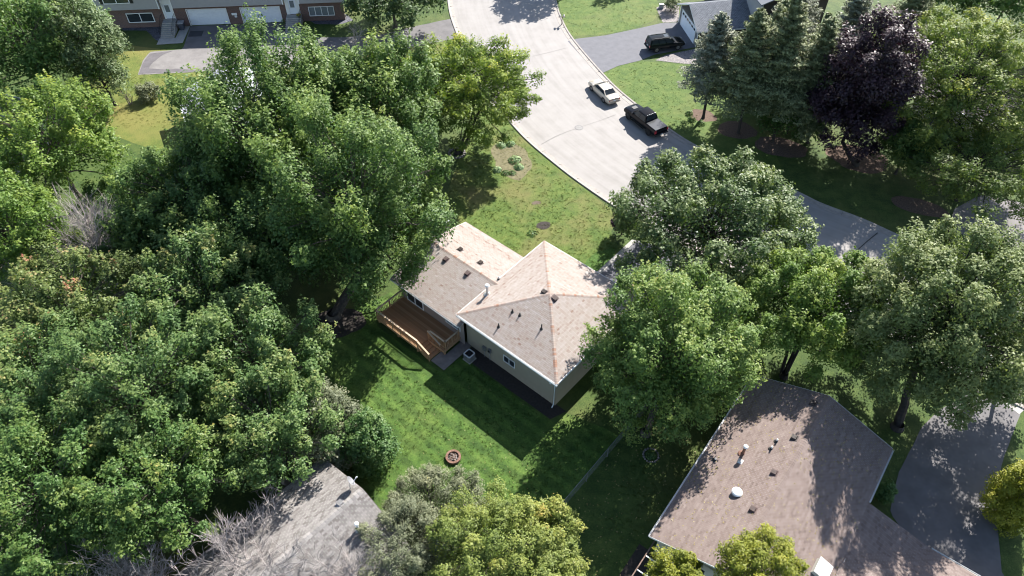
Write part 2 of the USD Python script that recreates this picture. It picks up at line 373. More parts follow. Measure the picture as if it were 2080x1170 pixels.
def sheet(name, pts, z, m, parent=None, **k):
    """a flat sheet with a straight-edged outline (concave allowed) at the height z"""
    from shapely.geometry import Polygon
    v, f = trimesh.creation.triangulate_polygon(Polygon(pts), engine='earcut')
    v = np.c_[v, np.full(len(v), z)]
    n = np.cross(v[f[:, 1]] - v[f[:, 0]], v[f[:, 2]] - v[f[:, 0]])[:, 2]
    f[n < 0] = f[n < 0][:, ::-1]
    return put(name, (v, f), m, parent, **k)


def px(*pts):
    return np.array([at(*p)[:2] for p in pts])


def wob(pts, amp=0.12, step=0.6, seed=0, closed=True):
    """the outline resampled and roughened, as a lawn or bed edge is"""
    p = np.asarray(pts, float)
    if closed:
        p = np.vstack([p, p[:1]])
    p = resample(p, step)
    if closed:
        p = p[:-1]
    q = np.c_[p * 0.8, np.full(len(p), seed * 3.7)]
    return p + amp * 2 * (np.stack([meshkit.fbm(q, 3, seed), meshkit.fbm(q + 31.3, 3, seed + 5)], 1) - 0.5)


def blob(c, rx, ry, rot=0, amp=0.25, n=28, seed=0):
    g = np.arange(n) * 2 * np.pi / n
    r = 1 + amp * 2 * (meshkit.fbm(np.c_[np.cos(g) * 1.6, np.sin(g) * 1.6, np.full(n, seed * 2.1)], 3, seed) - 0.5)
    x, y = rx * r * np.cos(g), ry * r * np.sin(g)
    return np.c_[c[0] + x * math.cos(rot) - y * math.sin(rot), c[1] + x * math.sin(rot) + y * math.cos(rot)]


G = 400.0
put('ground', MB().poly([(-G, -G, 0), (G, -G, 0), (G, G, 0), (-G, G, 0)]), m_grass, kind='structure')

# the street: its far kerb as drawn from the photograph, the near kerb beside it
far_k = px((1119, -18), (1120, 0), (1130, 35), (1153.5, 79), (1214, 151), (1261, 197), (1356, 270), (1418, 308), (1491, 346), (1610, 395), (1660, 420), (1750, 454), (1841, 495))
far_k = np.vstack([[4.6, 126], [5.1, 112], far_k[1:], [46.5, 45.6], [56, 38.6], [80, 22]])
near_k = px((918.7, 0), (933, 57), (992, 187), (1030, 228), (1077, 279), (1134, 327), (1191, 370), (1285, 432))
near_k = np.vstack([[-10.6, 126], [-9.6, 112], near_k, [17.5, 50.9], [23.5, 46.6], [30.5, 42.0], [36, 37.6], [41.5, 32.6], [50, 26], [74, 9]])
FK, NK = resample(catmull(far_k), 0.9), resample(catmull(near_k), 0.9)
nn = 150
FKr = np.stack([np.interp(np.linspace(0, 1, nn), np.linspace(0, 1, len(FK)), FK[:, k]) for k in (0, 1)], 1)
NKr = np.stack([np.interp(np.linspace(0, 1, nn), np.linspace(0, 1, len(NK)), NK[:, k]) for k in (0, 1)], 1)
W = 11
v = np.array([[*(NKr[i] + (FKr[i] - NKr[i]) * j / (W - 1)), 0.012 + 0.05 * (1 - (2 * j / (W - 1) - 1) ** 2)] for i in range(nn) for j in range(W)])
tn = np.array([10.0 * j / (W - 1) for i in range(nn) for j in range(W)])
f = np.array([[i * W + j, (i + 1) * W + j, (i + 1) * W + j + 1, i * W + j + 1] for i in range(nn - 1) for j in range(W - 1)])
mb = MB().add(v, f[:, ::-1], tn)
if np.cross(mb.v[0][mb.f[0][0][1]] - mb.v[0][mb.f[0][0][0]], mb.v[0][mb.f[0][0][2]] - mb.v[0][mb.f[0][0][0]])[2] < 0:
    mb.f[0] = mb.f[0][:, ::-1]
put('road', mb, m_road, kind='structure')


def kerb(line, side, label):
    """gutter and mountable kerb poured in three metre lengths, each a piece of its own"""
    path = free('/World', 'kerb')
    x = UsdGeom.Xform.Define(stage, path)
    tag(x, label, None, None, 'structure')
    origin[path] = np.zeros(3)
    p = resample(line, 1.0)
    n = offset(p, 1.0) - p
    n *= side
    prof = [(-0.02, 0.0), (-0.02, 0.03), (0.42, 0.035), (0.52, 0.11), (0.70, 0.125), (0.74, 0.0)]
    for i in range(0, len(p) - 3, 3):
        if p[i, 1] > 104 or p[i, 0] > 60:
            continue
        seg, nr = p[i:i + 4].copy(), n[i:i + 4]
        d = (seg[-1] - seg[-2])
        seg[-1] -= d * 0.018
        ring = np.array([[[*(seg[k] + nr[k] * a), b] for a, b in prof] for k in range(4)])
        K = len(prof)
        vv = ring.reshape(-1, 3)
        ff = np.array([[k * K + j, (k + 1) * K + j, (k + 1) * K + (j + 1) % K, k * K + (j + 1) % K] for k in range(3) for j in range(K)])
        if side > 0:
            ff = ff[:, ::-1]
        m2 = MB().add(vv, ff)
        for k in (0, 3):
            m2.poly(ring[k])
        put('kerb_section', m2, m_kerb, x)


kerb(NK, -1, 'pale concrete kerb along the house side of the street')
kerb(FK, 1, 'pale concrete kerb along the far side of the street')


def strip(name, pts, w, z, m, **k):
    p = resample(catmull(px(*pts), 5), 0.6)
    o = rng.normal(0, 0.02, (len(p), 1))
    a, b = offset(p, w / 2) + o, offset(p, -w / 2) + o
    v = np.vstack([np.c_[a, np.full(len(p), z)], np.c_[b, np.full(len(p), z)]])
    n = len(p)
    f = np.array([[i, i + n, i + n + 1, i + 1] for i in range(n - 1)])
    return put(name, MB().add(v, f), m, **k)


strip('road_crack', ((1100, 293), (1135, 275), (1176, 260), (1215, 247), (1252, 233)), 0.045, 0.075, m_crack, kind='structure')
strip('road_crack', ((1082, 115), (1120, 106), (1152, 97)), 0.04, 0.075, m_crack, kind='structure')
strip('road_crack', ((1728, 521), (1760, 492), (1782, 474)), 0.10, 0.075, m_crack_dark, kind='structure')
mh = at(1176, 260)
mc = thing('manhole_cover', 'round iron manhole cover set in the middle of the street', 'manhole cover', (mh[0], mh[1], 0.05))
put('frame', MB().lathe((mh[0], mh[1], 0.0), [(0.36, 0.062), (0.36, 0.086), (0.46, 0.084), (0.52, 0.066)], 24), plain('manhole_frame', (.20, .19, .185), .8, .15, 5), mc)
lid = MB().lathe((mh[0], mh[1], 0.0), [(0.355, 0.068), (0.345, 0.080), (0.001, 0.081)], 24)
for k in range(-3, 4):
    lid.bx(mh[0] - 0.3 + abs(k) * 0.03, mh[0] + 0.3 - abs(k) * 0.03, mh[1] + k * 0.085 - 0.015, mh[1] + k * 0.085 + 0.015, 0.079, 0.086)
put('lid', lid, plain('manhole_iron', (.22, .21, .20), .6, .2, 12), mc)


class Frame:
    """a building's own axes on the ground: a along its back wall, b across it"""
    def __init__(s, o, deg):
        s.o, t = np.array(o[:2], float), math.radians(deg)
        s.ua, s.ub = np.array([math.cos(t), math.sin(t), 0]), np.array([-math.sin(t), math.cos(t), 0])
        s.o3 = np.array([s.o[0], s.o[1], 0.0])

    def __call__(s, a, b, z=0.0):
        return s.o3 + a * s.ua + b * s.ub + np.array([0, 0, z])

    def flat(s, *ab):
        return np.array([s(*q)[:2] for q in ab])

    def box(s, mb, a0, a1, b0, b1, z0, z1, tone=0.5):
        return mb.ob(s(a0, b0, z0), s.ua * (a1 - a0), s.ub * (b1 - b0), (0, 0, z1 - z0), tone)

    def local(s, p):
        d = np.asarray(p)[:2] - s.o
        return d @ s.ua[:2], d @ s.ub[:2]


HF = Frame((-4.585, 38.41), -41)

# lawns: sheets a few millimetres over the ground
sheet('front_lawn', wob(np.vstack([HF.flat((-9.5, 10.6), (3.9, 11.0), (3.9, 17.8)), px((1262, 512), (1240, 470), (1262, 442), (1191, 386), (1134, 341), (1077, 293), (1034, 242), (1004, 205), (965, 215), (930, 330), (905, 400))]), .15, .8, 1), 0.004, m_grass_front, kind='structure')
sheet('lush_strip', wob(np.vstack([HF.flat((2.6, 14.4), (3.86, 14.4), (3.86, 17.6)), px((1250, 500), (1212, 512), (1190, 530))]), .15, .5, 2), 0.008, m_grass_lush, kind='structure')
sheet('back_lawn', wob(HF.flat((-9.0, .2), (-7.4, .2), (-7.4, -3.3), (-.6, -3.2), (1.0, -3.2), (1.0, -.9), (10.9, -.8), (11.3, .8), (15.9, 1.8), (15.9, -8.0), (12, -14), (2, -17), (-4, -13), (-9.5, -8), (-10, -3)), .25, .8, 3), 0.004, m_grass_back, kind='structure')
sheet('far_lawn', wob(px((1138, 20), (1150, 60), (1162, 74), (1230, 70), (1296, 54), (1330, 42), (1338, 10), (1330, -10), (1132, -10)), .2, 1, 4), 0.004, grassmat('grass_far_lawn', [(.042, .085, .013), (.075, .125, .020), (.115, .155, .034)], (.15, .15, .05), (.5, .8)), kind='structure')
sheet('far_lawn', wob(px((1222, 150), (1262, 133), (1305, 123), (1420, 135), (1480, 165), (1560, 260), (1600, 385), (1491, 338), (1418, 301), (1360, 264), (1266, 190)), .2, 1, 5), 0.004, stage.GetPrimAtPath('/World/Looks/grass_far_lawn') and UsdShade.Material.Get(stage, '/World/Looks/grass_far_lawn'), kind='structure')
sheet('duplex_lawn', wob(px((180, 90), (250, 90), (330, 100), (366, 105), (425, 110), (640, 110), (760, 80), (930, 45), (945, 90), (965, 150), (900, 215), (840, 330), (620, 330), (520, 300), (400, 330), (300, 300), (160, 250)), .3, 1.2, 9), 0.004, m_grass_duplex, kind='structure')
sheet('bare_patch', blob(at(1103, 458), .75, .55, .3, .4, seed=3), 0.012, m_mulch_dark, kind='structure')
sheet('bare_patch', blob(at(1090, 412), .5, .25, .3, .5, seed=4), 0.012, m_soil, kind='structure')
sheet('hosta_bed', blob(at(1038, 324), 2.0, 3.3, .25, .35, seed=6), 0.012, plain('bed_soil', (.145, .130, .070), .95, .35, 3, .8, 20), kind='structure')
sheet('mulch_bed', HF.flat((1.0, .75), (1.0, -.75), (10.7, -.65), (11.2, .75)), 0.010, m_mulch_dark, kind='structure')
sheet('mulch_ring', blob(at(690, 655), 2.3, 1.8, 0, .25, seed=8), 0.010, m_mulch_dark, kind='structure')
for i, (x, y, a, b) in enumerate(((1428, 236, 1.7, 1.3), (1498, 264, 2.3, 1.7), (1585, 300, 3.0, 1.8), (1742, 322, 3.4, 2.4), (1868, 420, 2.8, 1.3))):
    sheet('mulch_ring', blob(at(x, y), a, b, -.4, .3, seed=10 + i), 0.008, m_mulch_red, kind='structure')

# driveways
DUP = Frame((-44.28, 93.81), 4.4)
sheet('far_driveway', np.vstack([px((1153, 84), (1170, 79), (1230, 72), (1296, 58), (1344, 47), (1379, 45), (1412.6, 96), (1330, 111), (1300, 123), (1255, 134), (1216, 152))]), 0.016, m_asphalt, kind='structure')
sheet('shared_driveway', wob(np.vstack([px((366, 103), (373, 96), (387, 53), (575, 46), (575, 62), (620, 76), (700, 76), (779, 70), (850, 52), (926, 36), (938, 76), (858, 93), (798, 104), (700, 120), (640, 126), (500, 118), (425, 118))]), .07, .5, 41), 0.016, m_asphalt_new, kind='structure')
sheet('sunlit_apron', wob(px((279, 152), (288, 128), (303, 106), (366, 100.5), (640, 99), (640, 135), (425, 145), (360, 148)), .15, .8, 7), 0.021, m_asphalt_old, kind='structure')  # paler than the drive above: sun beyond the duplex shadow put into the colour
sheet('asphalt_patch', wob(px((281, 151), (290, 130), (304, 109), (352, 103), (330, 112), (312, 126), (302, 139), (330, 141), (372, 140), (414, 145), (360, 147)), .12, .5, 44), 0.026, plain('asphalt_stain', (.11, .10, .105), .85, .25, .8), kind='structure')
sheet('asphalt_patch', DUP.flat((.2, -1.6), (2.0, -1.6), (2.0, -3.1), (.2, -3.1)), 0.026, m_asphalt_patch, kind='structure')
sheet('house_driveway', HF.flat((4.30, 11.2), (10.2, 11.2), (10.9, 22.9), (4.3, 20.9)), 0.016, m_asphalt, kind='structure')
sheet('driveway_edging', HF.flat((3.86, 13.6), (4.285, 13.6), (4.285, 20.9), (3.86, 20.6)), 0.03, m_concrete, kind='structure')
sheet('neighbour_driveway', wob(px((1985, 790), (1905, 835), (1873, 868), (1825, 960), (1807, 1040), (1850, 1100), (1890, 1150), (1960, 1240), (2200, 1240), (2035, 1170), (2020, 1000), (2040, 925), (2072, 842), (2080, 818)), .07, .5, 42), 0.016, m_asphalt_new, kind='structure')
sheet('driveway_edging', px((2006, 792), (2032, 788), (2086, 828), (2070, 842)), 0.028, m_concrete, kind='structure')
sheet('side_driveway', px((1925, 470), (1938, 425), (1990, 396), (2080, 412), (2200, 440), (2200, 560), (2080, 520), (1990, 484)), 0.016, m_asphalt_old, kind='structure')
sheet('patio', HF.flat((-.62, -2.85), (.95, -2.85), (.95, .58), (-.1, .58), (-.1, -1.5), (-.62, -1.6)), 0.05, m_patio, kind='structure')
for i, pts in enumerate((((1330, 122), (1352, 112), (1418, 98), (1450, 100), (1470, 132), (1410, 131), (1370, 127)), ((1333, 16), (1350, 8), (1380, 12), (1379, 44), (1346, 46)))):
    sheet('gravel_bed', wob(px(*pts), .15, .7, 20 + i), 0.014, m_gravel, kind='structure')
for i, pts in enumerate((((243, 38), (330, 30), (332, 84), (316, 84), (298, 62), (250, 62), (238, 55)), ((620, 35), (705, 28), (718, 42), (690, 50), (640, 48)))):
    sheet('rock_bed', wob(px(*pts), .2, .8, 30 + i), 0.014, m_rock_blue, kind='structure')


# ------------------------------------------------------------------ building pieces
def unit(v):
    v = np.asarray(v, float)
    return v / np.linalg.norm(v)


def shingle_plane(mb, poly, exposure=0.145, tab=0.305, thick=0.014, spread=0.25, lift=0.012, gap=.005):
    """courses of separate tabs over the convex roof plane poly; each has its own top, butt edge, joint and tone"""
    P = np.asarray(poly, float)
    n = np.cross(P[1] - P[0], P[2] - P[0])
    n = unit(n if n[2] > 0 else -n)
    u = unit(np.cross([0, 0, 1.0], n))
    w = np.cross(n, u)
    o = P[np.argmin(P @ w)]
    X, Y = (P - o) @ u, (P - o) @ w

    def span(y):
        xs = []
        for i in range(len(P)):
            j = (i + 1) % len(P)
            y0, y1 = Y[i], Y[j]
            if abs(y0 - y1) > 1e-9 and min(y0, y1) - 1e-9 <= y <= max(y0, y1) + 1e-9:
                t = (y - y0) / (y1 - y0)
                xs.append(X[i] + t * (X[j] - X[i]))
        if abs(y - Y.min()) < 1e-6:
            xs += list(X[np.abs(Y - Y.min()) < 1e-6])
        return (min(xs), max(xs)) if xs else None

    H = Y.max()
    V, T = [], []
    k = 0
    y = 0.0
    while y < H - 1e-3:
        y1 = min(y + exposure, H)
        s0, s1 = span(y + 1e-5), span(y1 - 1e-5)
        if s0 and s1:
            lo, hi = min(s0[0], s1[0]), max(s0[1], s1[1])
            start = lo - tab * (0.5 * (k % 2) + rng.uniform(0, .12)) - tab
            x = np.arange(start, hi, tab)
            g = gap
            a0, a1 = np.clip(x + g, *s0), np.clip(x + tab - g, *s0)
            b0, b1 = np.clip(x + g, *s1), np.clip(x + tab - g, *s1)
            keep = (a1 - a0 > 1e-3) | (b1 - b0 > 1e-3)
            a0, a1, b0, b1 = a0[keep], a1[keep], b0[keep], b1[keep]
            m = len(a0)
            if m:
                base = o + u * 0
                th = thick * rng.uniform(.7, 1.3, m)[:, None]
                pa0 = o + a0[:, None] * u + y * w
                pa1 = o + a1[:, None] * u + y * w
                pb0 = o + b0[:, None] * u + (y1 + 0.01) * w
                pb1 = o + b1[:, None] * u + (y1 + 0.01) * w
                up = n * (lift + th)
                lo_ = n * lift * 0.2
                V.append(np.stack([pa0 + up, pa1 + up, pb1 + n * lift, pb0 + n * lift, pa0 + lo_, pa1 + lo_], 1))
                t = np.clip(0.5 + rng.normal(0, spread, m) + 0.08 * rng.normal(), 0, 1)
                T.append(np.repeat(t, 6))
        y += exposure
        k += 1
    V, T = np.vstack(V), np.concatenate(T)
    m = len(V)
    base = np.array([[0, 1, 2], [0, 2, 3], [4, 5, 1], [4, 1, 0]])
    mb.add(V.reshape(-1, 3), (base[None] + 6 * np.arange(m)[:, None, None]).reshape(-1, 3), T)


def ridge_caps(parent, p, q, n1, n2, m, size=0.30, exposure=0.20, spread=0.3, step=.05):
    """folded cap shingles along the ridge or hip p-q between two planes with normals n1, n2"""
    p, q = np.asarray(p, float), np.asarray(q, float)
    d = unit(q - p)
    L = np.linalg.norm(q - p)

    def flank(n, other):
        s = np.cross(n, d)
        return unit(s if s @ other < 0 else -s)
    n1, n2 = unit(n1), unit(n2)
    s1, s2 = flank(n1, n2), flank(n2, n1)
    up = unit(n1 + n2)
    for i in range(int(L / exposure)):
        a = p + d * i * exposure
        b = a + d * (exposure + 0.05)
        h0, h1 = up * 0.050, up * 0.030
        w = size / 2
        h0 = up * step
        v = [a + h0, a + s1 * w + n1 * .042, b + s1 * w + n1 * .024, b + h1, a + s2 * w + n2 * .042, b + s2 * w + n2 * .024, a + up * .01, a + s1 * w + n1 * .01, a + s2 * w + n2 * .01]
        f = [[0, 3, 2], [0, 2, 1], [0, 4, 5], [0, 5, 3], [6, 0, 1], [6, 1, 7], [6, 8, 4], [6, 4, 0]]
        t = np.clip(0.5 + rng.normal(0, spread), 0, 1)
        put('ridge_cap', MB().add(v, f, t), m, parent)


def normal(*P):
    P = [np.asarray(p, float) for p in P]
    n = np.cross(P[1] - P[0], P[2] - P[0])
    return unit(n if n[2] > 0 else -n)


def slab(mb, poly, t):
    """a roof plane with thickness t below it"""
    P = np.asarray(poly, float)
    n = normal(*P[:3])
    Q = P - np.array([0, 0, t])
    k = len(P)
    if np.cross(P[1] - P[0], P[2] - P[0])[2] < 0:
        P, Q = P[::-1], Q[::-1]
    mb.poly(P)
    mb.poly(Q[::-1])
    for i in range(k):
        j = (i + 1) % k
        mb.add([P[i], P[j], Q[j], Q[i]], [[0, 3, 2, 1]])


def lap_wall(mb, p, q, z0, z1, out, e=0.2, top=None):
    """horizontal lap siding from p to q, each course tilted and standing out over the one below; top(s) cuts it to a gable"""
    p, q, out = np.array([*p[:2], 0.0]), np.array([*q[:2], 0.0]), np.array([*out[:2], 0.0])
    L = np.linalg.norm(q - p)
    z = z0
    mb.add([p + [0, 0, z0], q + [0, 0, z0], q + [0, 0, z1], p + [0, 0, z1]], [[0, 1, 2, 3]])
    while z < z1 - 1e-4:
        zt = min(z + e, z1)
        a, b = p, q
        if top is not None:
            a, b = p + (q - p) * top(z)[0], p + (q - p) * top(z)[1]
        mb.add([a + out * .022 + [0, 0, z], b + out * .022 + [0, 0, z], b + out * .006 + [0, 0, zt], a + out * .006 + [0, 0, zt], a + [0, 0, z], b + [0, 0, z]], [[0, 1, 2, 3], [4, 5, 1, 0]])
        z += e


def window(parent, p, right, out, w, h, panes=2, m_pane=None, frame=0.07, name='window', label=None, m_frame=None):
    """a framed window; p is its lower left corner on the wall's face"""
    wn = sub(name, parent)
    if label:
        tag(wn, label)
    right, out, up = unit(right), unit(out), np.array([0, 0, 1.0])
    p = np.asarray(p, float) + out * 0.024
    fr = MB()
    d = out * 0.06
    fr.ob(p, right * w, up * frame, d).ob(p + up * (h - frame), right * w, up * frame, d)
    fr.ob(p + up * frame, right * frame, up * (h - 2 * frame), d).ob(p + right * (w - frame) + up * frame, right * frame, up * (h - 2 * frame), d)
    for k in range(1, panes):
        fr.ob(p + right * (w * k / panes - frame / 2) + up * frame, right * frame, up * (h - 2 * frame), d * 0.9)
    put('frame', fr, m_frame or m_white, wn)
    for k in range(panes):
        x0, x1 = max(w * k / panes + frame / 2, frame), min(w * (k + 1) / panes - frame / 2, w - frame)
        put('pane', MB().ob(p + right * (x0 + .002) + up * (frame + .002), right * (x1 - x0 - .004), up * (h - 2 * frame - .004), out * 0.02), m_pane or m_glass, wn)
    return wn


def box_vent(F, base, up, along, m, label, w=0.34, name='roof_vent', hood=True):
    """a slant-backed roof vent: a hood on a flashing plate"""
    t = thing(name, label, 'roof vent', base)
    n = unit(np.cross(along, up))
    n = n if n[2] > 0 else -n
    base = np.asarray(base, float) + n * .03
    put('flashing', MB().ob(base - along * w * .75 - up * w * .7, along * w * 1.5, up * w * 1.4, n * .012), m, t)
    a, u = along * w / 2, up * w / 2
    v = [base - a - u + n * .012, base + a - u + n * .012, base + a + u + n * .012, base - a + u + n * .012,
         base - a * .95 - u * 1.05 + n * .20, base + a * .95 - u * 1.05 + n * .20, base + a * .9 + u * .8 + n * .10, base - a * .9 + u * .8 + n * .10]
    f = [[4, 5, 6, 7], [1, 2, 6, 5], [2, 3, 7, 6], [3, 0, 4, 7], [0, 1, 5, 4]]
    put('hood', MB().add(v, f).add(np.array(v), np.array(f)[:, ::-1]), m, t)
    return t


def pipe_vent(base, label, h=0.4, r=0.06, m=None, cat='vent pipe', name='vent_pipe', cap=False, m_boot=None):
    t = thing(name, label, cat, base)
    base = np.asarray(base, float)
    put('boot', MB().lathe(base, [(r * 3.2, -.03), (r * 2.8, .03), (r * 1.5, .07), (r * 1.15, .16)], 14), m_boot or m_black_pipe, t)
    put('pipe', MB().lathe(base, [(r, -.05), (r, h), (r * .75, h), (r * .72, h - .1), (0.001, h - .1)], 14), m or m_black_pipe, t)
    if cap:
        put('cap', MB().lathe(base, [(r * .7, h - .02), (r * 1.75, h + .02), (r * 1.75, h + .10), (r * 1.2, h + .16), (.001, h + .18)], 16), m_metal_white, t)
    return t


# ------------------------------------------------------------------ the tan shingled house in the middle
house = thing('split_level_house', 'tan sided house with pinkish tan shingle roof and new wooden deck', 'house', HF(5.3, 5.6))
E, ZA = 4.1, 5.82
A_, B_ = 10.6, 11.45
apex = HF(5.3, 5.6, ZA)
P1, P4, P2, P3 = HF(0, 0, E), HF(A_, 0, E), HF(0, B_, E), HF(A_, B_, E)
ZL, ZR, AL, BL0, BL1 = 2.95, 4.25, -8.0, -.2, 9.5
BR = (BL0 + BL1) / 2
AE = 0.45
Lb0, Lf0, Lr0 = HF(AL, BL0, ZL), HF(AL, BL1, ZL), HF(AL, BR, ZR)
ra = (ZR - E) / ((ZA - E) / 5.3)
Lb1, Lf1, Lr1 = HF(AE, BL0, ZL), HF(AE, BL1, ZL), HF(max(ra, AE), BR, ZR)
roof = sub('roof', house)
mb, sh = MB(), MB()
hips = [(P1, P4), (P4, P3), (P3, P2), (P2, P1)]
for a, b in hips:
    mb.add([a, b, apex], [[0, 1, 2]])
    shingle_plane(sh, [a, b, apex], spread=.17)
for c in ((P1, P2), (P2, P3), (P3, P4), (P4, P1)):
    pass
ins = lambda a, b, z: HF(a, b, z)
mb.poly([HF(0, 0, E - .16), HF(0, B_, E - .16), HF(A_, B_, E - .16), HF(A_, 0, E - .16)])
for poly in ([Lb0, Lb1, Lr1, Lr0], [Lf1, Lf0, Lr0, Lr1]):
    slab(mb, poly, 0.12)
    shingle_plane(sh, poly, spread=.17)
put('roof_deck', mb, m_soffit, roof)
put('shingles', sh, m_tan_shingle, roof, kind='stuff')
for c, n1, n2 in ((P1, (P1, P4, apex), (P2, P1, apex)), (P4, (P1, P4, apex), (P4, P3, apex)), (P3, (P4, P3, apex), (P3, P2, apex)), (P2, (P3, P2, apex), (P2, P1, apex))):
    ridge_caps(roof, c, apex, normal(*n1), normal(*n2), m_tan_cap)
ridge_caps(roof, Lr0, Lr1, normal(Lb0, Lb1, Lr1), normal(Lf1, Lf0, Lr0), m_tan_cap)
# fascia with gutter
for a0, a1, b0, b1 in ((-.05, A_ + .05, -.05, -.002), (-.05, -.002, 0, B_), (A_ + .002, A_ + .05, 0, B_), (-.05, A_ + .05, B_ + .002, B_ + .05)):
    gut = MB()
    HF.box(gut, a0, a1, b0, b1, E - .19, E + .015)
    put('fascia', gut, m_white, house)
for a0, a1, b0, b1, z in ((0.05, A_ + .12, -.15, -.055, E), (AL, AE - .1, BL0 - .1, BL0 - .005, ZL)):
    gt = MB()
    HF.box(gt, a0, a1, b0, b1, z - .14, z - .12)
    HF.box(gt, a0, a1, b0, b0 + .012, z - .12, z + .005)
    HF.box(gt, a0, a0 + .012, b0 + .012, b1, z - .12, z + .005)
    HF.box(gt, a1 - .012, a1, b0 + .012, b1, z - .12, z + .005)
    put('gutter', gt, m_white, house)
ds = MB()
HF.box(ds, 10.0, 10.1, -.12, -.02, 3.72, 3.96)
ds.tube([HF(10.05, -.07, 3.8), HF(10.08, .45, 3.45), HF(10.08, .50, 3.2), HF(10.08, .50, .25), HF(10.15, .2, .08)], .05, 6)
put('downspout', ds, m_white, house)
for bb, sgn in ((BL0, 1), (BL1, -1)):
    a, b = HF(AL, bb, ZL), HF(AL, BR, ZR)
    put('rake_board', MB().ob(a - HF.ua * .03 + [0, 0, -.15], b - a, HF.ua * .028, (0, 0, .165)), m_white, house)
# walls
WA0, WA1, WB0, WB1 = .45, 10.15, .6, 10.95
mb = MB()
lap_wall(mb, HF(WA0, WB0), HF(WA1, WB0), 0, E - .16, -HF.ub)
put('wall', mb, m_tan_siding, house)
mb = MB()
lap_wall(mb, HF(WA1, WB0), HF(WA1, WB1), 0, E - .16, HF.ua)
put('wall', mb, m_tan_siding, house)
mb = MB()
lap_wall(mb, HF(WA0, WB1), HF(WA0, WB0), 0, E - .16, -HF.ua)
put('wall', mb, m_tan_siding, house)
mb = MB()
lap_wall(mb, HF(WA1, WB1), HF(WA0, WB1), 0, E - .16, HF.ub)
put('wall', mb, m_tan_siding, house)
gd = sub('garage_door', house)
for k in range(4):
    g1 = MB()
    HF.box(g1, 4.9, 9.75, WB1 + .03, WB1 + .07, .03 + k * .54, .03 + k * .54 + .52)
    put('door_panel', g1, m_white, gd)
LW0, LWB, LWF = -7.45, .32, 9.0
mb = MB()
lap_wall(mb, HF(LW0, LWB), HF(WA0 - .03, LWB), 0, ZL - .12, -HF.ub)
put('wall', mb, m_pink_siding, house)
mb = MB()
lap_wall(mb, HF(LW0, LWF), HF(LW0, LWB), 0, ZL - .02, -HF.ua)
mb.poly([HF(LW0, LWB, ZL - .05), HF(LW0, LWF, ZL - .05), HF(LW0, BR, ZR - .14)])
put('wall', mb, m_tan_siding, house)
mb = MB()
lap_wall(mb, HF(WA0 - .03, LWF), HF(LW0, LWF), 0, ZL - .12, HF.ub)
put('wall', mb, m_tan_siding, house)
for a, w in ((-4.6, 1.8), (-2.0, 1.4)):
    window(house, HF(a, LWF, 1.1), -HF.ua, HF.ub, w, 1.2)
DZ = 0.75
window(house, HF(-6.65, LWB, DZ + .03), HF.ua, -HF.ub, 2.1, 2.02, 2, frame=.10, name='patio_door')
window(house, HF(-1.75, LWB, DZ + .75), HF.ua, -HF.ub, 1.75, 1.25, 2, m_curtain_glass, frame=.09)
window(house, HF(4.65, WB0, 1.25), HF.ua, -HF.ub, 1.25, .85, 2, frame=.06)
window(house, HF(5.5, WB0, 2.95), HF.ua, -HF.ub, 1.5, .6, 2, frame=.06)
# brown chimney chase outside the end wall
ch = MB()
HF.box(ch, -8.75, -8.02, 6.3, 7.5, 0, 4.62)
put('chimney', ch, m_chimney, house)
ch = MB()
HF.box(ch, -8.8, -7.97, 6.25, 7.55, 4.62, 4.70)
ch.lathe(HF(-8.4, 7.0), [(.16, 4.7), (.16, 5.0), (.26, 5.02), (.26, 5.1), (.1, 5.2), (.001, 5.22)], 14)
put('chimney_cap', ch, m_metal_white, house)


def on_tan(pxy, z):
    """the point of the tan roof under the pixel, and its upslope and along directions"""
    for _ in range(6):
        p = at(*pxy, z)
        a, b = HF.local(p)
        hz = min(E + min(a, A_ - a) * (ZA - E) / 5.3, E + min(b * (ZA - E) / 5.6, (B_ - b) * (ZA - E) / 5.85)) if a > ra * .8 or a > 0 else -9
        lz = min(ZL + (b - BL0) * (ZR - ZL) / (BR - BL0), ZL + (BL1 - b) * (ZR - ZL) / (BL1 - BR)) if a < 1 else -9
        z = max(hz, lz)
    hip = hz > lz
    if hip:
        k = int(np.argmin([a / 5.3, (A_ - a) / 5.3, b / 5.6, (B_ - b) / 5.85]))
        d, s = [(HF.ua, 1.72 / 5.3), (-HF.ua, 1.72 / 5.3), (HF.ub, 1.72 / 5.6), (-HF.ub, 1.72 / 5.85)][k]
    else:
        d, s = (HF.ub if b < BR else -HF.ub), (ZR - ZL) / (BR - BL0)
    up = unit(d + np.array([0, 0, s]))
    return at(*pxy, z), up, unit(np.cross(up, np.cross(d, [0, 0, 1.0])) * 0 + np.cross(d, [0, 0, 1.0]))


for (x, y), lab, mm in (((906, 527), 'dark slanted roof vent on deck slope nearest the big maple', m_vent_brown), ((950, 556), 'dark slanted roof vent on deck slope nearer the metal flue', m_vent_brown),
                        ((934, 508), 'tan slanted roof vent on street slope nearer the chimney', m_chimney), ((975, 535), 'tan slanted roof vent on street slope nearer the hip roof', m_chimney),
                        ((1126, 606), 'square brown roof vent just below the hip peak', m_vent_brown), ((1106, 594), 'small dark roof vent right at the hip peak', m_vent_dark)):
    p, up, al = on_tan((x, y), 4.5)
    box_vent(HF, p, up, al, mm, lab, .36 if x < 1110 else .42)
for (x, y), lab, h in (((1041, 634), 'thin black pipe with flat hood, left of the pair on tan hip roof', .32), ((1056, 641), 'thin black pipe with flat hood, right of the pair on tan hip roof', .32),
                       ((1013, 664), 'thin black vent pipe low on tan hip roof above the grey gas meter', .42), ((1100, 668), 'tallest thin black vent pipe beside the hip line of tan roof', .55)):
    p, up, al = on_tan((x, y), 4.5)
    pipe_vent(p, lab, h, .05)
p, up, al = on_tan((990, 598), 4.5)
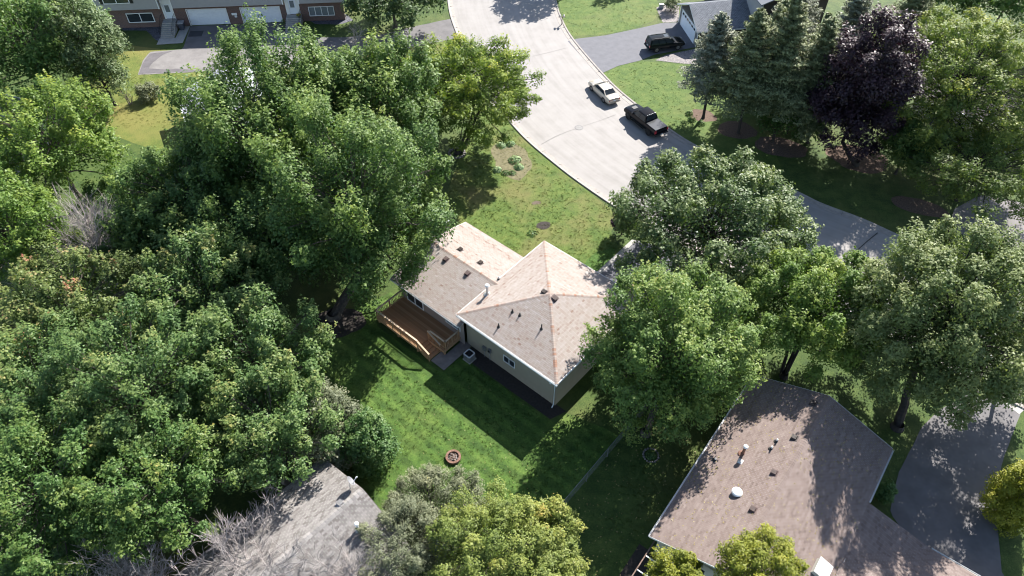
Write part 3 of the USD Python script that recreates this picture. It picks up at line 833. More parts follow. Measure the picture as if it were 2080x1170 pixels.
pipe_vent(p, 'shiny galvanised flue pipe on tan roof beside the valley', 1.05, .11, m_metal, 'flue pipe', 'flue_pipe', True, m_metal)
p, up, al = on_tan((1013, 568), 4.5)
pipe_vent(p, 'short pale vent pipe on tan roof behind the galvanised flue', .4, .06, m_metal_white)

# ------------------------------------------------------------------ the deck
DA0, DA1, DB0, DB1 = -7.15, -.1, -2.95, LWB - .03
SA, SB = -2.05, -1.62
deck = thing('wooden_deck', 'reddish brown wooden deck with cedar railing behind the tan house', 'deck', HF(-3.6, -1.4), kind=None)
bw = .14
n = int((DB1 - DB0) / bw)
for k in range(n):
    b0 = DB0 + k * bw
    a1 = DA1 if b0 + bw > SB - .05 else SA
    mb = MB()
    HF.box(mb, DA0, a1, b0, b0 + bw - .008, DZ - .035, DZ + rng.uniform(0, .003), np.clip(rng.normal(.5, .25), 0, 1))
    put('deck_board', mb, m_deck, deck)
for a0, a1, b0, b1 in ((DA0 - .04, SA, DB0 - .045, DB0 - .003), (DA0 - .045, DA0 - .003, DB0, DB1), (DA1 + .003, DA1 + .045, SB - .1, DB1), (SA + .003, DA1 + .045, SB - .145, SB - .103)):
    mb = MB()
    HF.box(mb, a0, a1, b0, b1, DZ - .30, DZ - .002, .45)
    put('rim_joist', mb, m_cedar, deck)
for a, b in ((DA0 + .1, DB0 + .1), (-4.6, DB0 + .1), (SA - .12, DB0 + .1), (DA0 + .1, -1), (DA1 - .1, SB + .05), (SA - .12, SB + .05)):
    mb = MB()
    HF.box(mb, a - .07, a + .07, b - .07, b + .07, 0, DZ - .04, .4)
    put('deck_post', mb, m_cedar, deck)
RT = DZ + 1.0


def rail(p, q, posts, top=True, drop=0.0):
    """railing from p to q (deck coordinates a, b, z of the floor line): posts, two rails, cap and balusters"""
    p, q = np.array(p, float), np.array(q, float)
    P, Q = HF(*p), HF(*q)
    d = Q - P
    L = np.linalg.norm(d[:2])
    dh = unit([d[0], d[1], 0])
    side = np.cross([0, 0, 1.0], dh)
    up = np.array([0, 0, 1.0])
    for s in posts:
        c = P + d * s
        c2 = c - dh * .045 - side * .045
        put('post', MB().ob(c2 - up * .2, dh * .09, side * .09, up * 1.16, .45), m_cedar, deck)
    rl = MB().ob(P - side * .02 + up * .10, d, side * .04, up * .085, .5).ob(P - side * .02 + up * .86, d, side * .04, up * .085, .55)
    put('rail', rl, m_cedar, deck)
    put('rail_cap', MB().ob(P - side * .075 + up * .965 - dh * .07, d + dh * .14, side * .15, up * .035, np.clip(rng.normal(.5, .2), 0, 1)), m_cedar_top, deck)
    m = max(2, int(L / .165))
    for k in range(1, m):
        c = P + d * k / m
        put('baluster', MB().ob(c - dh * .018 - side * .052 + up * .07, dh * .036, side * .032, up * .87, np.clip(rng.normal(.5, .2), 0, 1)), m_cedar, deck)


rail((DA0, DB0, DZ), (SA + .05, DB0, DZ), (0, .2, .4, .6, .8, 1))
rail((DA0, DB1 - .1, DZ), (DA0, DB0, DZ), (0, .5))
rail((SA + .05, DB0, DZ), (-.68, DB0, .02), (1,))
rail((SA + .05, SB, DZ), (-.68, SB + .0, .02), (0, 1))
rail((SA + .2, SB + .12, DZ), (DA1, SB + .12, DZ), (0, 1))
rail((DA1, SB + .12, DZ), (DA1, DB1 - .15, DZ), (.5, 1))
for k in range(4):
    a0 = SA + .02 + k * .33
    z = DZ - (k + 1) * DZ / 5
    mb = MB()
    HF.box(mb, a0, a0 + .34, DB0 + .05, SB - .06, z - .04, z, np.clip(.55 + rng.normal(0, .15), 0, 1))
    HF.box(mb, a0 + .005, a0 + .03, DB0 + .05, SB - .06, z + .002, z + .13, .3)
    put('step', mb, m_deck, deck)
mb = MB()
HF.box(mb, SA + 4 * .33 - .005, SA + 4 * .33 + .02, DB0 + .05, SB - .06, 0, DZ / 5 - .045, .35)
for b in (DB0 + .03, SB - .09):
    mb.ob(HF(SA, b, DZ - .42), HF(-.68, b, -.22) - HF(SA, b, DZ - .42) + np.array([0, 0, .02]), HF.ub * .04, (0, 0, .32), .4)
put('stringer', mb, m_cedar, deck)

# air conditioner, meters
ac0 = HF(1.75, -.55)
ac = thing('air_conditioner', 'grey air conditioner unit on the mulch beside the patio', 'air conditioner', ac0)
mb = MB()
HF.box(mb, 1.33, 2.17, -.97, -.13, .02, .1)
put('pad', mb, m_concrete, ac)
r = .39
c8 = [(1.75 + r * sx, -.55 + r * sy) for sx, sy in ((-1, -.78), (-.78, -1), (.78, -1), (1, -.78), (1, .78), (.78, 1), (-.78, 1), (-1, .78))]
mb = MB()
lo, hi = [HF(a, b, .1) for a, b in c8], [HF(a, b, .78) for a, b in c8]
for i in range(8):
    mb.add([lo[i], lo[(i + 1) % 8], hi[(i + 1) % 8], hi[i]], [[0, 1, 2, 3]])
    for k in range(9):
        z = .16 + k * .065
        a, b = lo[i] + [0, 0, z - .1], lo[(i + 1) % 8] + [0, 0, z - .1]
        oo = unit((a + b) / 2 - np.array([*ac0[:2], z])) * .012
        mb.add([a + oo, b + oo, b + oo + [0, 0, .035], a + oo + [0, 0, .035]], [[0, 1, 2, 3]])
put('housing', mb, plain('ac_metal', (.20, .20, .19), .5, .1, 5), ac)
top = MB()
for i in range(8):
    c = ac0 + [0, 0, .80]
    ii, jj = hi[i] + [0, 0, .03], hi[(i + 1) % 8] + [0, 0, .03]
    top.add([ii * 1, jj * 1, c + (jj - c) * .72, c + (ii - c) * .72], [[0, 1, 2, 3]])
    top.add([hi[i], hi[(i + 1) % 8], jj, ii], [[0, 1, 2, 3]])
put('lid', top, plain('ac_lid', (.60, .59, .57), .5, .08, 5), ac)
fan = MB().lathe(ac0, [(.26, .825), (.26, .70), (.001, .69)], 18)
for k in range(7):
    rr = .04 + k * .036
    fan.lathe(ac0, [(rr, .83), (rr + .008, .836), (rr + .016, .83)], 18)
put('fan_guard', fan, m_black_rail, ac)
for a, z, w, h, lab, cat, nm in ((2.55, 1.15, .35, .5, 'round grey gas meter on tan wall beside the air conditioner', 'gas meter', 'gas_meter'), (3.15, 1.3, .28, .45, 'small grey electric box on tan wall right of the gas meter', 'meter box', 'electric_box')):
    t = thing(nm, lab, cat, HF(a, WB0 - .1, z - h / 2))
    mb = MB()
    HF.box(mb, a - w / 2, a + w / 2, WB0 - .2, WB0 - .03, z - h / 2, z + h / 2)
    put('body', mb, plain(nm + '_paint', (.17, .17, .165), .6, .1, 5), t)
    mb = MB()
    g = np.arange(16) * 2 * np.pi / 16
    ring = [HF(a + w * .42 * math.cos(q), WB0 - .24, z + .05 + w * .42 * math.sin(q)) for q in g]
    ring2 = [HF(a + w * .42 * math.cos(q), WB0 - .2, z + .05 + w * .42 * math.sin(q)) for q in g]
    mb.poly(ring).poly(ring[::-1])
    for i in range(16):
        mb.add([ring[i], ring[(i + 1) % 16], ring2[(i + 1) % 16], ring2[i]], [[0, 1, 2, 3]])
    put('dial', mb, m_glass if nm == 'electric_box' else m_metal, t)
    put('pipe', MB().tube([HF(a, WB0 - .1, z - h / 2), HF(a, WB0 - .1, 0)], .025, 6), m_metal, t)

# ------------------------------------------------------------------ the brown roofed house, lower right
BF = Frame((9.2, 20.0), 52.9)      # a along the main ridge, b < 0 towards the driveway
brown = thing('brown_roof_house', 'house with wide brown shingle roof scattered with yellow leaves', 'house', BF(8, -5.4))
BE, BRZ, BLn, BW, BX = 3.0, 5.0, 16.4, 10.85, -13.0
hb = BW / 2
roof = sub('roof', brown)
mb, sh = MB(), MB()
q = lambda a, b, z: BF(a, b, z)
pl1 = [q(-.0, 0, BE), q(BLn, 0, BE), q(BLn, -hb, BRZ), q(0, -hb, BRZ)]
pl2 = [q(0, -BW, BE), q(BLn, -BW, BE), q(BLn, -hb, BRZ), q(0, -hb, BRZ)]
slp = (2.9 - 1.75) / 4.65
px1 = [q(11.3, -BW - .0, 2.86), q(11.3, -BW - 4.65, 1.75), q(6.6, -BW, 2.86)]
gz = 1.75
pl3 = [q(11.3, -BW - 4.65, gz), q(6.65, -BW + .02, 2.86), q(4.65, -BW + .02, 2.86 + .48), q(4.65, -BW - 12, 2.86 + .48), q(11.3, -BW - 12, gz)]
for poly in (pl1, pl2, px1, pl3):
    slab(mb, poly, .13)
    shingle_plane(sh, poly, .145, .305, .013, .2)
put('roof_deck', mb, m_soffit, roof)
put('shingles', sh, m_brown_shingle, roof, kind='stuff')
ridge_caps(roof, q(0, -hb, BRZ), q(BLn, -hb, BRZ), normal(*pl1[:3]), normal(*pl2[:3]), m_brown_shingle, .36, .2, .12)
for a0, a1, b0, b1, z in ((0, BLn, .005, .12, BE), (11.35, BLn, -BW - .12, -BW - .005, BE), (4.7, 6.4, -BW - .12, -BW - .005, BE)):
    gt = MB()
    BF.box(gt, a0, a1, b0, b1, z - .14, z - .12)
    o = b1 - .012 if b0 > -1 else b0
    BF.box(gt, a0, a1, o, o + .012, z - .12, z + .01)
    put('gutter', gt, m_metal_white, brown)
for b0, b1 in ((-BW - 12, -BW - 4.7),):
    gt = MB()
    BF.box(gt, 11.305, 11.42, b0, b1, gz - .14, gz - .12)
    BF.box(gt, 11.41, 11.42, b0, b1, gz - .12, gz + .01)
    put('gutter', gt, m_metal_white, brown)
for a, s in ((-.03, 1), (BLn + .002, 1)):
    for b in (0, -BW):
        p0, p1 = q(a, b, BE - .16), q(a, -hb, BRZ - .16)
        put('rake_board', MB().ob(p0, p1 - p0, BF.ua * .028, (0, 0, .17)), m_white, brown)
wl = [((.5, -.5), (BLn - .4, -.5), BF.ub), ((BLn - .4, -.5), (BLn - .4, -BW + .5), BF.ua), ((BLn - .4, -BW + .5), (.5, -BW + .5), -BF.ub), ((.5, -BW + .5), (.5, -.5), -BF.ua)]
for i, (a, b, o) in enumerate(wl):
    mb = MB()
    lap_wall(mb, BF(*a), BF(*b), 0, BE - .05, o)
    if i in (1, 3):
        mb.poly([BF(a[0], -.5, BE - .06), BF(a[0], -BW + .5, BE - .06), BF(a[0], -hb, BRZ - .16)])
        mb.poly([BF(a[0], -.5, BE - .06), BF(a[0], -hb, BRZ - .16), BF(a[0], -BW + .5, BE - .06)])
    put('wall', mb, m_cream_siding, brown)
mb = MB()
lap_wall(mb, BF(10.8, -BW + .4), BF(10.8, -BW - 11.5), 0, gz - .1, BF.ua)
lap_wall(mb, BF(4.9, -BW - 11.5), BF(10.8, -BW - 11.5), 0, gz - .1, -BF.ub)
put('wall', mb, m_cream_siding, brown)
window(brown, BF(.5, -2.2, .15), -BF.ub, -BF.ua, 1.8, 2.05, 2, frame=.09, name='patio_door', m_frame=m_black_rail)
window(brown, BF(.5, -5.6, 1.0), -BF.ub, -BF.ua, 1.6, 1.2, 2, frame=.07)
window(brown, BF(6, -.5, 1.2), BF.ua, BF.ub, 1.4, 1.1, 2)


def on_brown(pxy):
    z = 4
    for _ in range(6):
        p = at(*pxy, z)
        a, b = BF.local(p)
        z = BE + min(-b, BW + b) * (BRZ - BE) / hb
    d = -BF.ub if -b < hb else BF.ub
    return at(*pxy, z), unit(d + np.array([0, 0, (BRZ - BE) / hb])), BF.ua


for (x, y), lab, mm in (((1573, 961), 'brown slanted roof vent on brown roof near the shadow edge', m_vent_brown), ((1530, 1036), 'brown slanted roof vent on brown roof right of the domed fan', m_vent_brown),
                        ((1614, 890), 'dark slanted roof vent in tree shade on the brown ridge', m_vent_dark), ((1652, 820), 'dark slanted roof vent near the street end of brown ridge', m_vent_dark)):
    p, up, al = on_brown((x, y))
    box_vent(BF, p, up, al, mm, lab, .36)
for (x, y), lab, h in (((1577, 897), 'white vent pipe on brown roof closest to the tree shade', .34), ((1566, 912), 'grey vent pipe with small cap on brown roof', .36), ((1452, 935), 'small white vent pipe by the left gutter of brown roof', .25)):
    p, up, al = on_brown((x, y))
    pipe_vent(p, lab, h, .06, m_metal_white)
p, up, al = on_brown((1508, 922))
pipe_vent(p, 'tall rusty flue pipe with white cap on brown roof', .95, .10, m_rust, 'flue pipe', 'flue_pipe', True, m_rust)
p, up, al = on_brown((1504, 938))
box_vent(BF, p, up, al, m_metal_white, 'small white square vent below the rusty flue', .26)
p, up, al = on_brown((1496, 1002))
t = thing('roof_fan', 'round silver domed attic fan on the brown roof', 'roof fan', p)
put('base', MB().lathe(p, [(.34, -.1), (.33, .06), (.22, .1), (.21, .2)], 20), m_metal, t)
put('dome', MB().lathe(p, [(.20, .18), (.36, .17), (.37, .21), (.30, .28), (.16, .33), (.001, .345)], 22), m_metal_white, t)
p, up, al = on_brown((1664, 1158))
t = thing('skylight_curb', 'cream roof box with small dark opening at bottom of brown roof', 'roof box', p)
n_ = unit(np.cross(up, al))
n_ = n_ if n_[2] > 0 else -n_
b_ = p - al * .55 - up * .45
put('curb', MB().ob(b_, al * 1.1, up * .9, n_ * .42), m_cream_siding, t)
put('cover', MB().ob(b_ - al * .04 - up * .04 + n_ * .422, al * 1.18, up * .98, n_ * .05), m_metal_white, t)
put('opening', MB().ob(p - al * .2 - up * .465 + n_ * .1, al * .4, up * .012, n_ * .22), m_dark_gap, t)

# narrow frame of white beams by the patio of the brown house
pg = thing('patio_pergola', 'narrow frame of white beams beside the cream gable wall', 'pergola', BF(-1.5, -.7))
for b0, b1 in ((-1.14, -1.04), (-.40, -.32)):
    mb = MB()
    BF.box(mb, -3.5, .45, b0, b1, 2.30, 2.42)
    put('beam', mb, m_metal_white if b0 < -1 else m_wood_grey, pg)
for a in (-3.4, -2.2, -1.05):
    mb = MB()
    BF.box(mb, a, a + .07, -1.038, -.402, 2.31, 2.39)
    put('rafter', mb, m_metal_white, pg)
for b in (-1.13, -.40):
    mb = MB()
    BF.box(mb, -3.48, -3.40, b, b + .08, 0, 2.298)
    put('post', mb, m_metal_white, pg)
sheet('side_patio', BF.flat((-4, .6), (.45, .6), (.45, -6), (-4, -6)), 0.02, m_mulch_dark, kind='structure')

# ------------------------------------------------------------------ the grey roofed house, bottom left
GF = Frame((-10.0, 22.4), 46.5)    # a along the ridge (negative towards the picture's corner), b > 0 up-left
grey = thing('grey_roof_house', 'house with weathered grey shingle roof and thick ridge caps', 'house', GF(-8, 0))
GE, GR, gw, GL = 3.0, 5.0, 5.0, -15
roof = sub('roof', grey)
mb, sh = MB(), MB()
g1 = [GF(GL, gw, GE), GF(0, gw, GE), GF(0, 0, GR), GF(GL, 0, GR)]
g2 = [GF(GL, -gw, GE), GF(0, -gw, GE), GF(0, 0, GR), GF(GL, 0, GR)]
for poly in (g1, g2):
    slab(mb, poly, .13)
    shingle_plane(sh, poly, .155, .34, .030, .34, gap=.012)
put('roof_deck', mb, m_soffit, roof)
put('shingles', sh, m_grey_shingle, roof, kind='stuff')
ridge_caps(roof, GF(GL, 0, GR), GF(0, 0, GR), normal(*g1[:3]), normal(*g2[:3]), toned('grey_ridge_cap', [(0, (.20, .185, .175)), (1, (.30, .28, .265))], .95, .1, 12, .4, 70), .50, .27, .35, .085)
for b in (gw, -gw):
    p0, p1 = GF(.002, b, GE - .16), GF(.002, 0, GR - .16)
    put('rake_board', MB().ob(p0, p1 - p0, GF.ua * .028, (0, 0, .17)), m_brown_siding, grey)
mb = MB()
GF.box(mb, GL, 0, gw + .005, gw + .12, GE - .14, GE - .01)
put('gutter', mb, m_brown_siding, grey)
for i, (a, b, o) in enumerate([((GL + .4, gw - .5), (-.4, gw - .5), GF.ub), ((-.4, gw - .5), (-.4, -gw + .5), GF.ua), ((-.4, -gw + .5), (GL + .4, -gw + .5), -GF.ub)]):
    mb = MB()
    lap_wall(mb, GF(*a), GF(*b), 0, GE - .05, o)
    if i == 1:
        mb.poly([GF(-.4, gw - .5, GE - .06), GF(-.4, -gw + .5, GE - .06), GF(-.4, 0, GR - .16)])
    put('wall', mb, m_brown_siding, grey)
window(grey, GF(-.4, -2.2, 1.0), GF.ub, GF.ua, 1.5, 1.2, 2)


def on_grey(pxy):
    z = 4
    for _ in range(6):
        p = at(*pxy, z)
        a, b = GF.local(p)
        z = GR - abs(b) * (GR - GE) / gw
    d = -GF.ub if b > 0 else GF.ub
    return at(*pxy, z), unit(d + np.array([0, 0, (GR - GE) / gw])), GF.ua


p, up, al = on_grey((692, 1024))
box_vent(GF, p, up, al, m_grey_siding, 'pale square ridge vent on the weathered grey roof', .40)
p, up, al = on_grey((728, 1075))
pipe_vent(p, 'white capped flue pipe on the weathered grey roof', .75, .085, m_metal_white, 'flue pipe', 'flue_pipe', True, m_metal_white)
p, up, al = on_grey((712, 992))
t = thing('satellite_dish', 'grey satellite dish with pale arm near the peak of weathered grey roof', 'satellite dish', p)
put('mast', MB().tube([p - [0, 0, .1], p + [0, 0, .55], p + [.06, .08, .75]], .03, 8), m_metal, t)
s_ = unit([math.sin(SUN_AZ + .5), math.cos(SUN_AZ + .5), .55])
side = unit(np.cross(s_, [0, 0, 1]))
vv = np.cross(side, s_)
cc = p + np.array([.06, .08, .80])
rings, nr_ = [], 20
for rr in (0, .12, .24, .36):
    rings.append([cc + side * rr * math.cos(x) + vv * rr * 1.1 * math.sin(x) + s_ * rr * rr * .9 for x in np.arange(nr_) * 2 * np.pi / nr_])
R_ = np.array(rings).reshape(-1, 3)
ff = np.array([[i * nr_ + j, (i + 1) * nr_ + j, (i + 1) * nr_ + (j + 1) % nr_, i * nr_ + (j + 1) % nr_] for i in range(3) for j in range(nr_)])
put('dish', MB().add(R_, ff), plain('dish_grey', (.20, .20, .21), .5, .1, 5), t)
put('arm', MB().tube([cc - vv * .36, cc - vv * .1 + s_ * .48], .022, 6).tube([cc - vv * .1 + s_ * .44, cc - vv * .1 + s_ * .58], .05, 8), m_metal_white, t)

# ------------------------------------------------------------------ the duplex at the top left
dup = thing('duplex_house', 'grey sided duplex with brick ground floor and two white garage doors', 'house', DUP(6.2, 4))
DU0, DU1 = DUP.local(at(236, 38))[0], DUP.local(at(704, 26))[0]
UP = 2.75
gl0, gl1 = 0.0, DUP.local(at(467.6, 48))[0]
gr0, gr1 = DUP.local(at(497, 47))[0], DUP.local(at(574, 45))[0]
ld0, ld1 = DUP.local(at(339, 33, 1.1))[0], DUP.local(at(361, 31, 1.1))[0]
rd0, rd1 = DUP.local(at(584, 27, 1.1))[0], DUP.local(at(612, 25, 1.1))[0]


def flat_wall(mb, F, a0, a1, b, z0, z1, holes, t=.2):
    """a wall of bricks or boards with openings left in it: holes are (a0, a1, z0, z1)"""
    xs = sorted({a0, a1, *[h[0] for h in holes], *[h[1] for h in holes]})
    zs = sorted({z0, z1, *[h[2] for h in holes], *[h[3] for h in holes]})
    for i in range(len(xs) - 1):
        for j in range(len(zs) - 1):
            cx, cz = (xs[i] + xs[i + 1]) / 2, (zs[j] + zs[j + 1]) / 2
            if not any(h[0] < cx < h[1] and h[2] < cz < h[3] for h in holes):
                F.box(mb, xs[i], xs[i + 1], b, b + t, zs[j], zs[j + 1])


mb = MB()
flat_wall(mb, DUP, DU0, DU1, 0, 0, UP, [(gl0, gl1, 0, 2.25), (gr0, gr1, 0, 2.25), (ld0, ld1, 1.1, UP), (rd0, rd1, 1.1, UP)])
put('brick_wall', mb, m_brick, dup)
for a0, a1 in ((DU0 - .45, ld0 - .1), (ld1 + .1, rd0 - .1), (rd1 + .1, DU1 + .25)):
    mb = MB()
    lap_wall(mb, DUP(a0, -.45), DUP(a1, -.45), UP + .03, UP + 2.8, -DUP.ub)
    DUP.box(mb, a0, a1, -.44, 8, UP + .03, UP + 2.8)
    put('upper_wall', mb, m_grey_siding, dup)
    mb = MB()
    DUP.box(mb, a0 - .02, a0 + .12, -.49, -.475, UP, UP + 2.8)
    DUP.box(mb, a1 - .12, a1 + .02, -.49, -.475, UP, UP + 2.8)
    put('corner_trim', mb, m_white, dup)
for a0, a1 in ((gl0, gl1), (gr0, gr1)):
    g = sub('garage_door', dup)
    for k in range(4):
        z0 = .03 + k * .555
        mb = MB()
        DUP.box(mb, a0 + .02, a1 - .02, .06, .1, z0, z0 + .548)
        for j in range(8):
            w = (a1 - a0 - .1) / 8
            DUP.box(mb, a0 + .05 + j * w + .05, a0 + .05 + (j + 1) * w - .05, .045, .06, z0 + .09, z0 + .46)
        put('door_panel', mb, m_white_door, g)
    mb = MB()
    DUP.box(mb, a0 - .1, a0 - .002, -.03, .05, 0, 2.35)
    DUP.box(mb, a1 + .002, a1 + .1, -.03, .05, 0, 2.35)
    DUP.box(mb, a0 - .002, a1 + .002, -.03, .05, 2.252, 2.35)
    put('door_trim', mb, m_white, dup)
for a0, a1 in ((ld0, ld1), (rd0, rd1)):
    d = sub('front_door', dup)
    c = (a0 + a1) / 2
    mb = MB()
    DUP.box(mb, a0, c - .5, -.02, .08, 1.1, UP + 1)
    DUP.box(mb, c + .5, a1, -.02, .08, 1.1, UP + 1)
    DUP.box(mb, c - .5, c + .5, -.02, .08, 3.2, UP + 1)
    put('surround', mb, m_white, d)
    mb = MB()
    DUP.box(mb, c - .48, c + .48, .03, .07, 1.12, 3.18)
    put('leaf', mb, m_white_door, d)
    mb = MB()
    DUP.box(mb, c - .28, c + .28, .012, .03, 2.05, 3.0)
    put('glazing', mb, m_curtain_glass, d)
lw0, lw1 = DUP.local(at(268, 33, .9))[0], DUP.local(at(320, 33, .9))[0]
window(dup, DUP(lw0, -.001, .75), DUP.ua, -DUP.ub, lw1 - lw0, 1.35, 2, m_glass, .1)
rw0, rw1 = DUP.local(at(630, 26, .9))[0], DUP.local(at(681, 24, .9))[0]
window(dup, DUP(rw0, -.001, .75), DUP.ua, -DUP.ub, rw1 - rw0, 1.35, 4, m_curtain_glass, .08)
window(dup, DUP(DU0 + .8, -.46, UP + .95), DUP.ua, -DUP.ub, 3.4, 1.3, 2, m_glass, .1)
for a in (DU0 + .35, DU0 + 4.25):
    mb = MB()
    DUP.box(mb, a, a + .4, -.51, -.475, UP + .95, UP + 2.25)
    for k in range(10):
        DUP.box(mb, a + .04, a + .36, -.525, -.511, UP + 1.0 + k * .12, UP + 1.07 + k * .12)
    put('shutter', mb, m_black_rail, dup)
rf = sub('roof', dup)
rp = [DUP(DU0 - .8, -1.0, UP + 2.78), DUP(DU1 + .8, -1.0, UP + 2.78), DUP(DU1 + .8, 4.2, UP + 4.6), DUP(DU0 - .8, 4.2, UP + 4.6)]
rp2 = [DUP(DU0 - .8, 9.4, UP + 2.78), DUP(DU1 + .8, 9.4, UP + 2.78), rp[2], rp[3]]
mb, sh = MB(), MB()
slab(mb, rp, .15), slab(mb, rp2, .15)
put('roof_deck', mb, m_soffit, rf)
shingle_plane(sh, rp, .2, .4, .015), shingle_plane(sh, rp2, .2, .4, .015)
put('shingles', sh, m_grey_shingle, rf, kind='stuff')
sg = thing('house_number_sign', 'small white sign on brick between the two garage doors', 'sign', DUP((gl1 + gr0) / 2, -.02, 1.4))
mb = MB()
DUP.box(mb, (gl1 + gr0) / 2 - .35, (gl1 + gr0) / 2 + .35, -.05, -.005, 1.3, 1.6)
put('board', mb, m_white, sg)
mb = MB()
DUP.box(mb, (gl1 + gr0) / 2 + .0, (gl1 + gr0) / 2 + .3, -.16, -.005, 1.02, 1.26)
put('mail_slot', mb, m_white, sg)


def stair(F, a0, a1, lab, planters):
    t = thing('concrete_steps', lab, 'steps', F((a0 + a1) / 2, -1.4))
    mb = MB()
    F.box(mb, a0, a1, -1.1, -.01, 0, 1.08)
    put('landing', mb, m_concrete, t)
    for k in range(7):
        z = 1.08 - (k + 1) * 1.08 / 8
        mb = MB()
        F.box(mb, a0, a1, -1.1 - (k + 1) * .30, -1.1 - k * .30 - .003, 0, z - .05)
        F.box(mb, a0 - .03, a1 + .03, -1.1 - (k + 1) * .30 - .03, -1.1 - k * .30 - .005, z - .048, z)
        put('step', mb, m_concrete, t)
    for a in (a1 - .06,) if planters else (a0 + .06, a1 - .06):
        mb = MB().tube([F(a, -.2, 1.95), F(a, -1.1, 1.95), F(a, -3.2, .95), F(a, -3.2, 0)], .022, 6)
        for k in range(14):
            b = -.3 - k * .21
            zt = 1.95 if b > -1.1 else 1.95 - (-1.1 - b) / 2.1
            zb = 1.08 if b > -1.1 else max(0, 1.08 - (-1.1 - b) / 2.4 * 1.08)
            mb.tube([F(a, b, zb), F(a, b, zt)], .011, 4, cap=False)
        put('handrail', mb, m_black_rail, t)
    return t


stair(DUP, ld0 - .25, ld1 + .1, 'grey concrete front steps with black iron handrails by the left duplex door', False)
stair(DUP, rd0 - .05, rd1 + .1, 'grey concrete front steps with yellow flower pots by the right duplex door', True)
sheet('front_walk', DUP.flat((ld0 - .4, -3.25), (ld1 + .3, -3.25), (ld1 + .35, -.2), (gl0 - .15, -.2), (gl0 - .15, -4.7), (ld0 - .4, -4.9)), 0.03, m_concrete, kind='structure')
sheet('front_walk', DUP.flat((rd0 - 1.2, -3.5), (rd1 + .2, -3.5), (rd1 + .2, -4.6), (rd0 - 1.2, -4.6)), 0.03, m_concrete, kind='structure')
c = DUP(ld1 + .75, -.95)
t = thing('wheelie_bin', 'dark blue wheelie bin with pale lid beside the left duplex steps', 'bin', c)
for_b = MB()
lo = [DUP(ld1 + .75 + x * .27, -.95 + y * .3, .06) for x, y in ((-1, -1), (1, -1), (1, 1), (-1, 1))]
hi = [DUP(ld1 + .75 + x * .36, -.95 + y * .4, 1.0) for x, y in ((-1, -1), (1, -1), (1, 1), (-1, 1))]
for i in range(4):
    for_b.add([lo[i], lo[(i + 1) % 4], hi[(i + 1) % 4], hi[i]], [[0, 1, 2, 3]])
put('body', for_b, m_bin, t)
mb = MB()
DUP.box(mb, ld1 + .75 - .4, ld1 + .75 + .4, -1.4, -.5, 1.0, 1.07)
DUP.box(mb, ld1 + .75 - .3, ld1 + .75 + .3, -1.3, -.6, 1.07, 1.11)
put('lid', mb, m_grey_siding, t)

# ------------------------------------------------------------------ the grey garage house at the top right
gA, gB = at(1378, 45), at(1412.6, 96)
TF = Frame(gB, 10.2)               # a along the ridge away from the door, b > 0 to the far corner
gl = np.linalg.norm((gA - gB)[:2])
gar = thing('grey_garage_house', 'grey sided house with pale garage door facing the asphalt drive', 'house', TF(4, gl / 2))
TE, TR, TL = 2.45, 4.35, 7.4
mb, sh = MB(), MB()
rf = sub('roof', gar)
t1 = [TF(-.45, -.55, TE), TF(TL, -.55, TE), TF(TL, gl / 2, TR), TF(-.45, gl / 2, TR)]
t2 = [TF(-.45, gl + .55, TE), TF(TL, gl + .55, TE), TF(TL, gl / 2, TR), TF(-.45, gl / 2, TR)]
for poly in (t1, t2):
    slab(mb, poly, .14)
    shingle_plane(sh, poly, .16, .33, .015, .22)
put('roof_deck', mb, m_white, rf)
put('shingles', sh, m_blue_shingle, rf, kind='stuff')
mb = MB()
lap_wall(mb, TF(TL + .4, 0), TF(0, 0), 0, TE - .05, -TF.ub)
put('wall', mb, m_brown_siding, gar)
mb = MB()
flat_wall(mb, Frame(TF(0, gl), 10.2 - 90), 0, gl, 0, 0, TE, [(.75, gl - 1.0, 0, 2.15)], .15)
mb.poly([TF(.0, 0, TE - .02), TF(.0, gl, TE - .02), TF(.0, gl / 2, TR - .16)]).poly([TF(.0, 0, TE - .02), TF(.0, gl / 2, TR - .16), TF(.0, gl, TE - .02)])
put('wall', mb, m_dgrey_siding, gar)
mb = MB()
lap_wall(mb, TF(0, gl), TF(TL, gl), 0, TE - .05, TF.ub)
put('wall', mb, m_dgrey_siding, gar)
gd = sub('garage_door', gar)
TFd = Frame(TF(0, gl), 10.2 - 90)
for k in range(4):
    mb = MB()
    TFd.box(mb, .77, gl - 1.02, -.01, .03, .02 + k * .53, .02 + k * .53 + .522)
    put('door_panel', mb, m_white_door, gd)
for k in range(6):
    w = (gl - 1.8) / 6
    mb = MB()
    TFd.box(mb, .8 + k * w + .12, .8 + (k + 1) * w - .12, -.022, -.012, 1.68, 1.98)
    put('pane', mb, m_glass, gd)
mb = MB()
TFd.box(mb, .63, .748, -.03, .01, 0, 2.27)
TFd.box(mb, gl - .998, gl - .88, -.03, .01, 0, 2.27)
TFd.box(mb, .748, gl - .998, -.03, .01, 2.152, 2.27)
TFd.box(mb, -.03, .09, -.035, .0, 0, TE)
TFd.box(mb, gl - .09, gl + .03, -.035, .0, 0, TE)
put('trim', mb, m_white, gar)
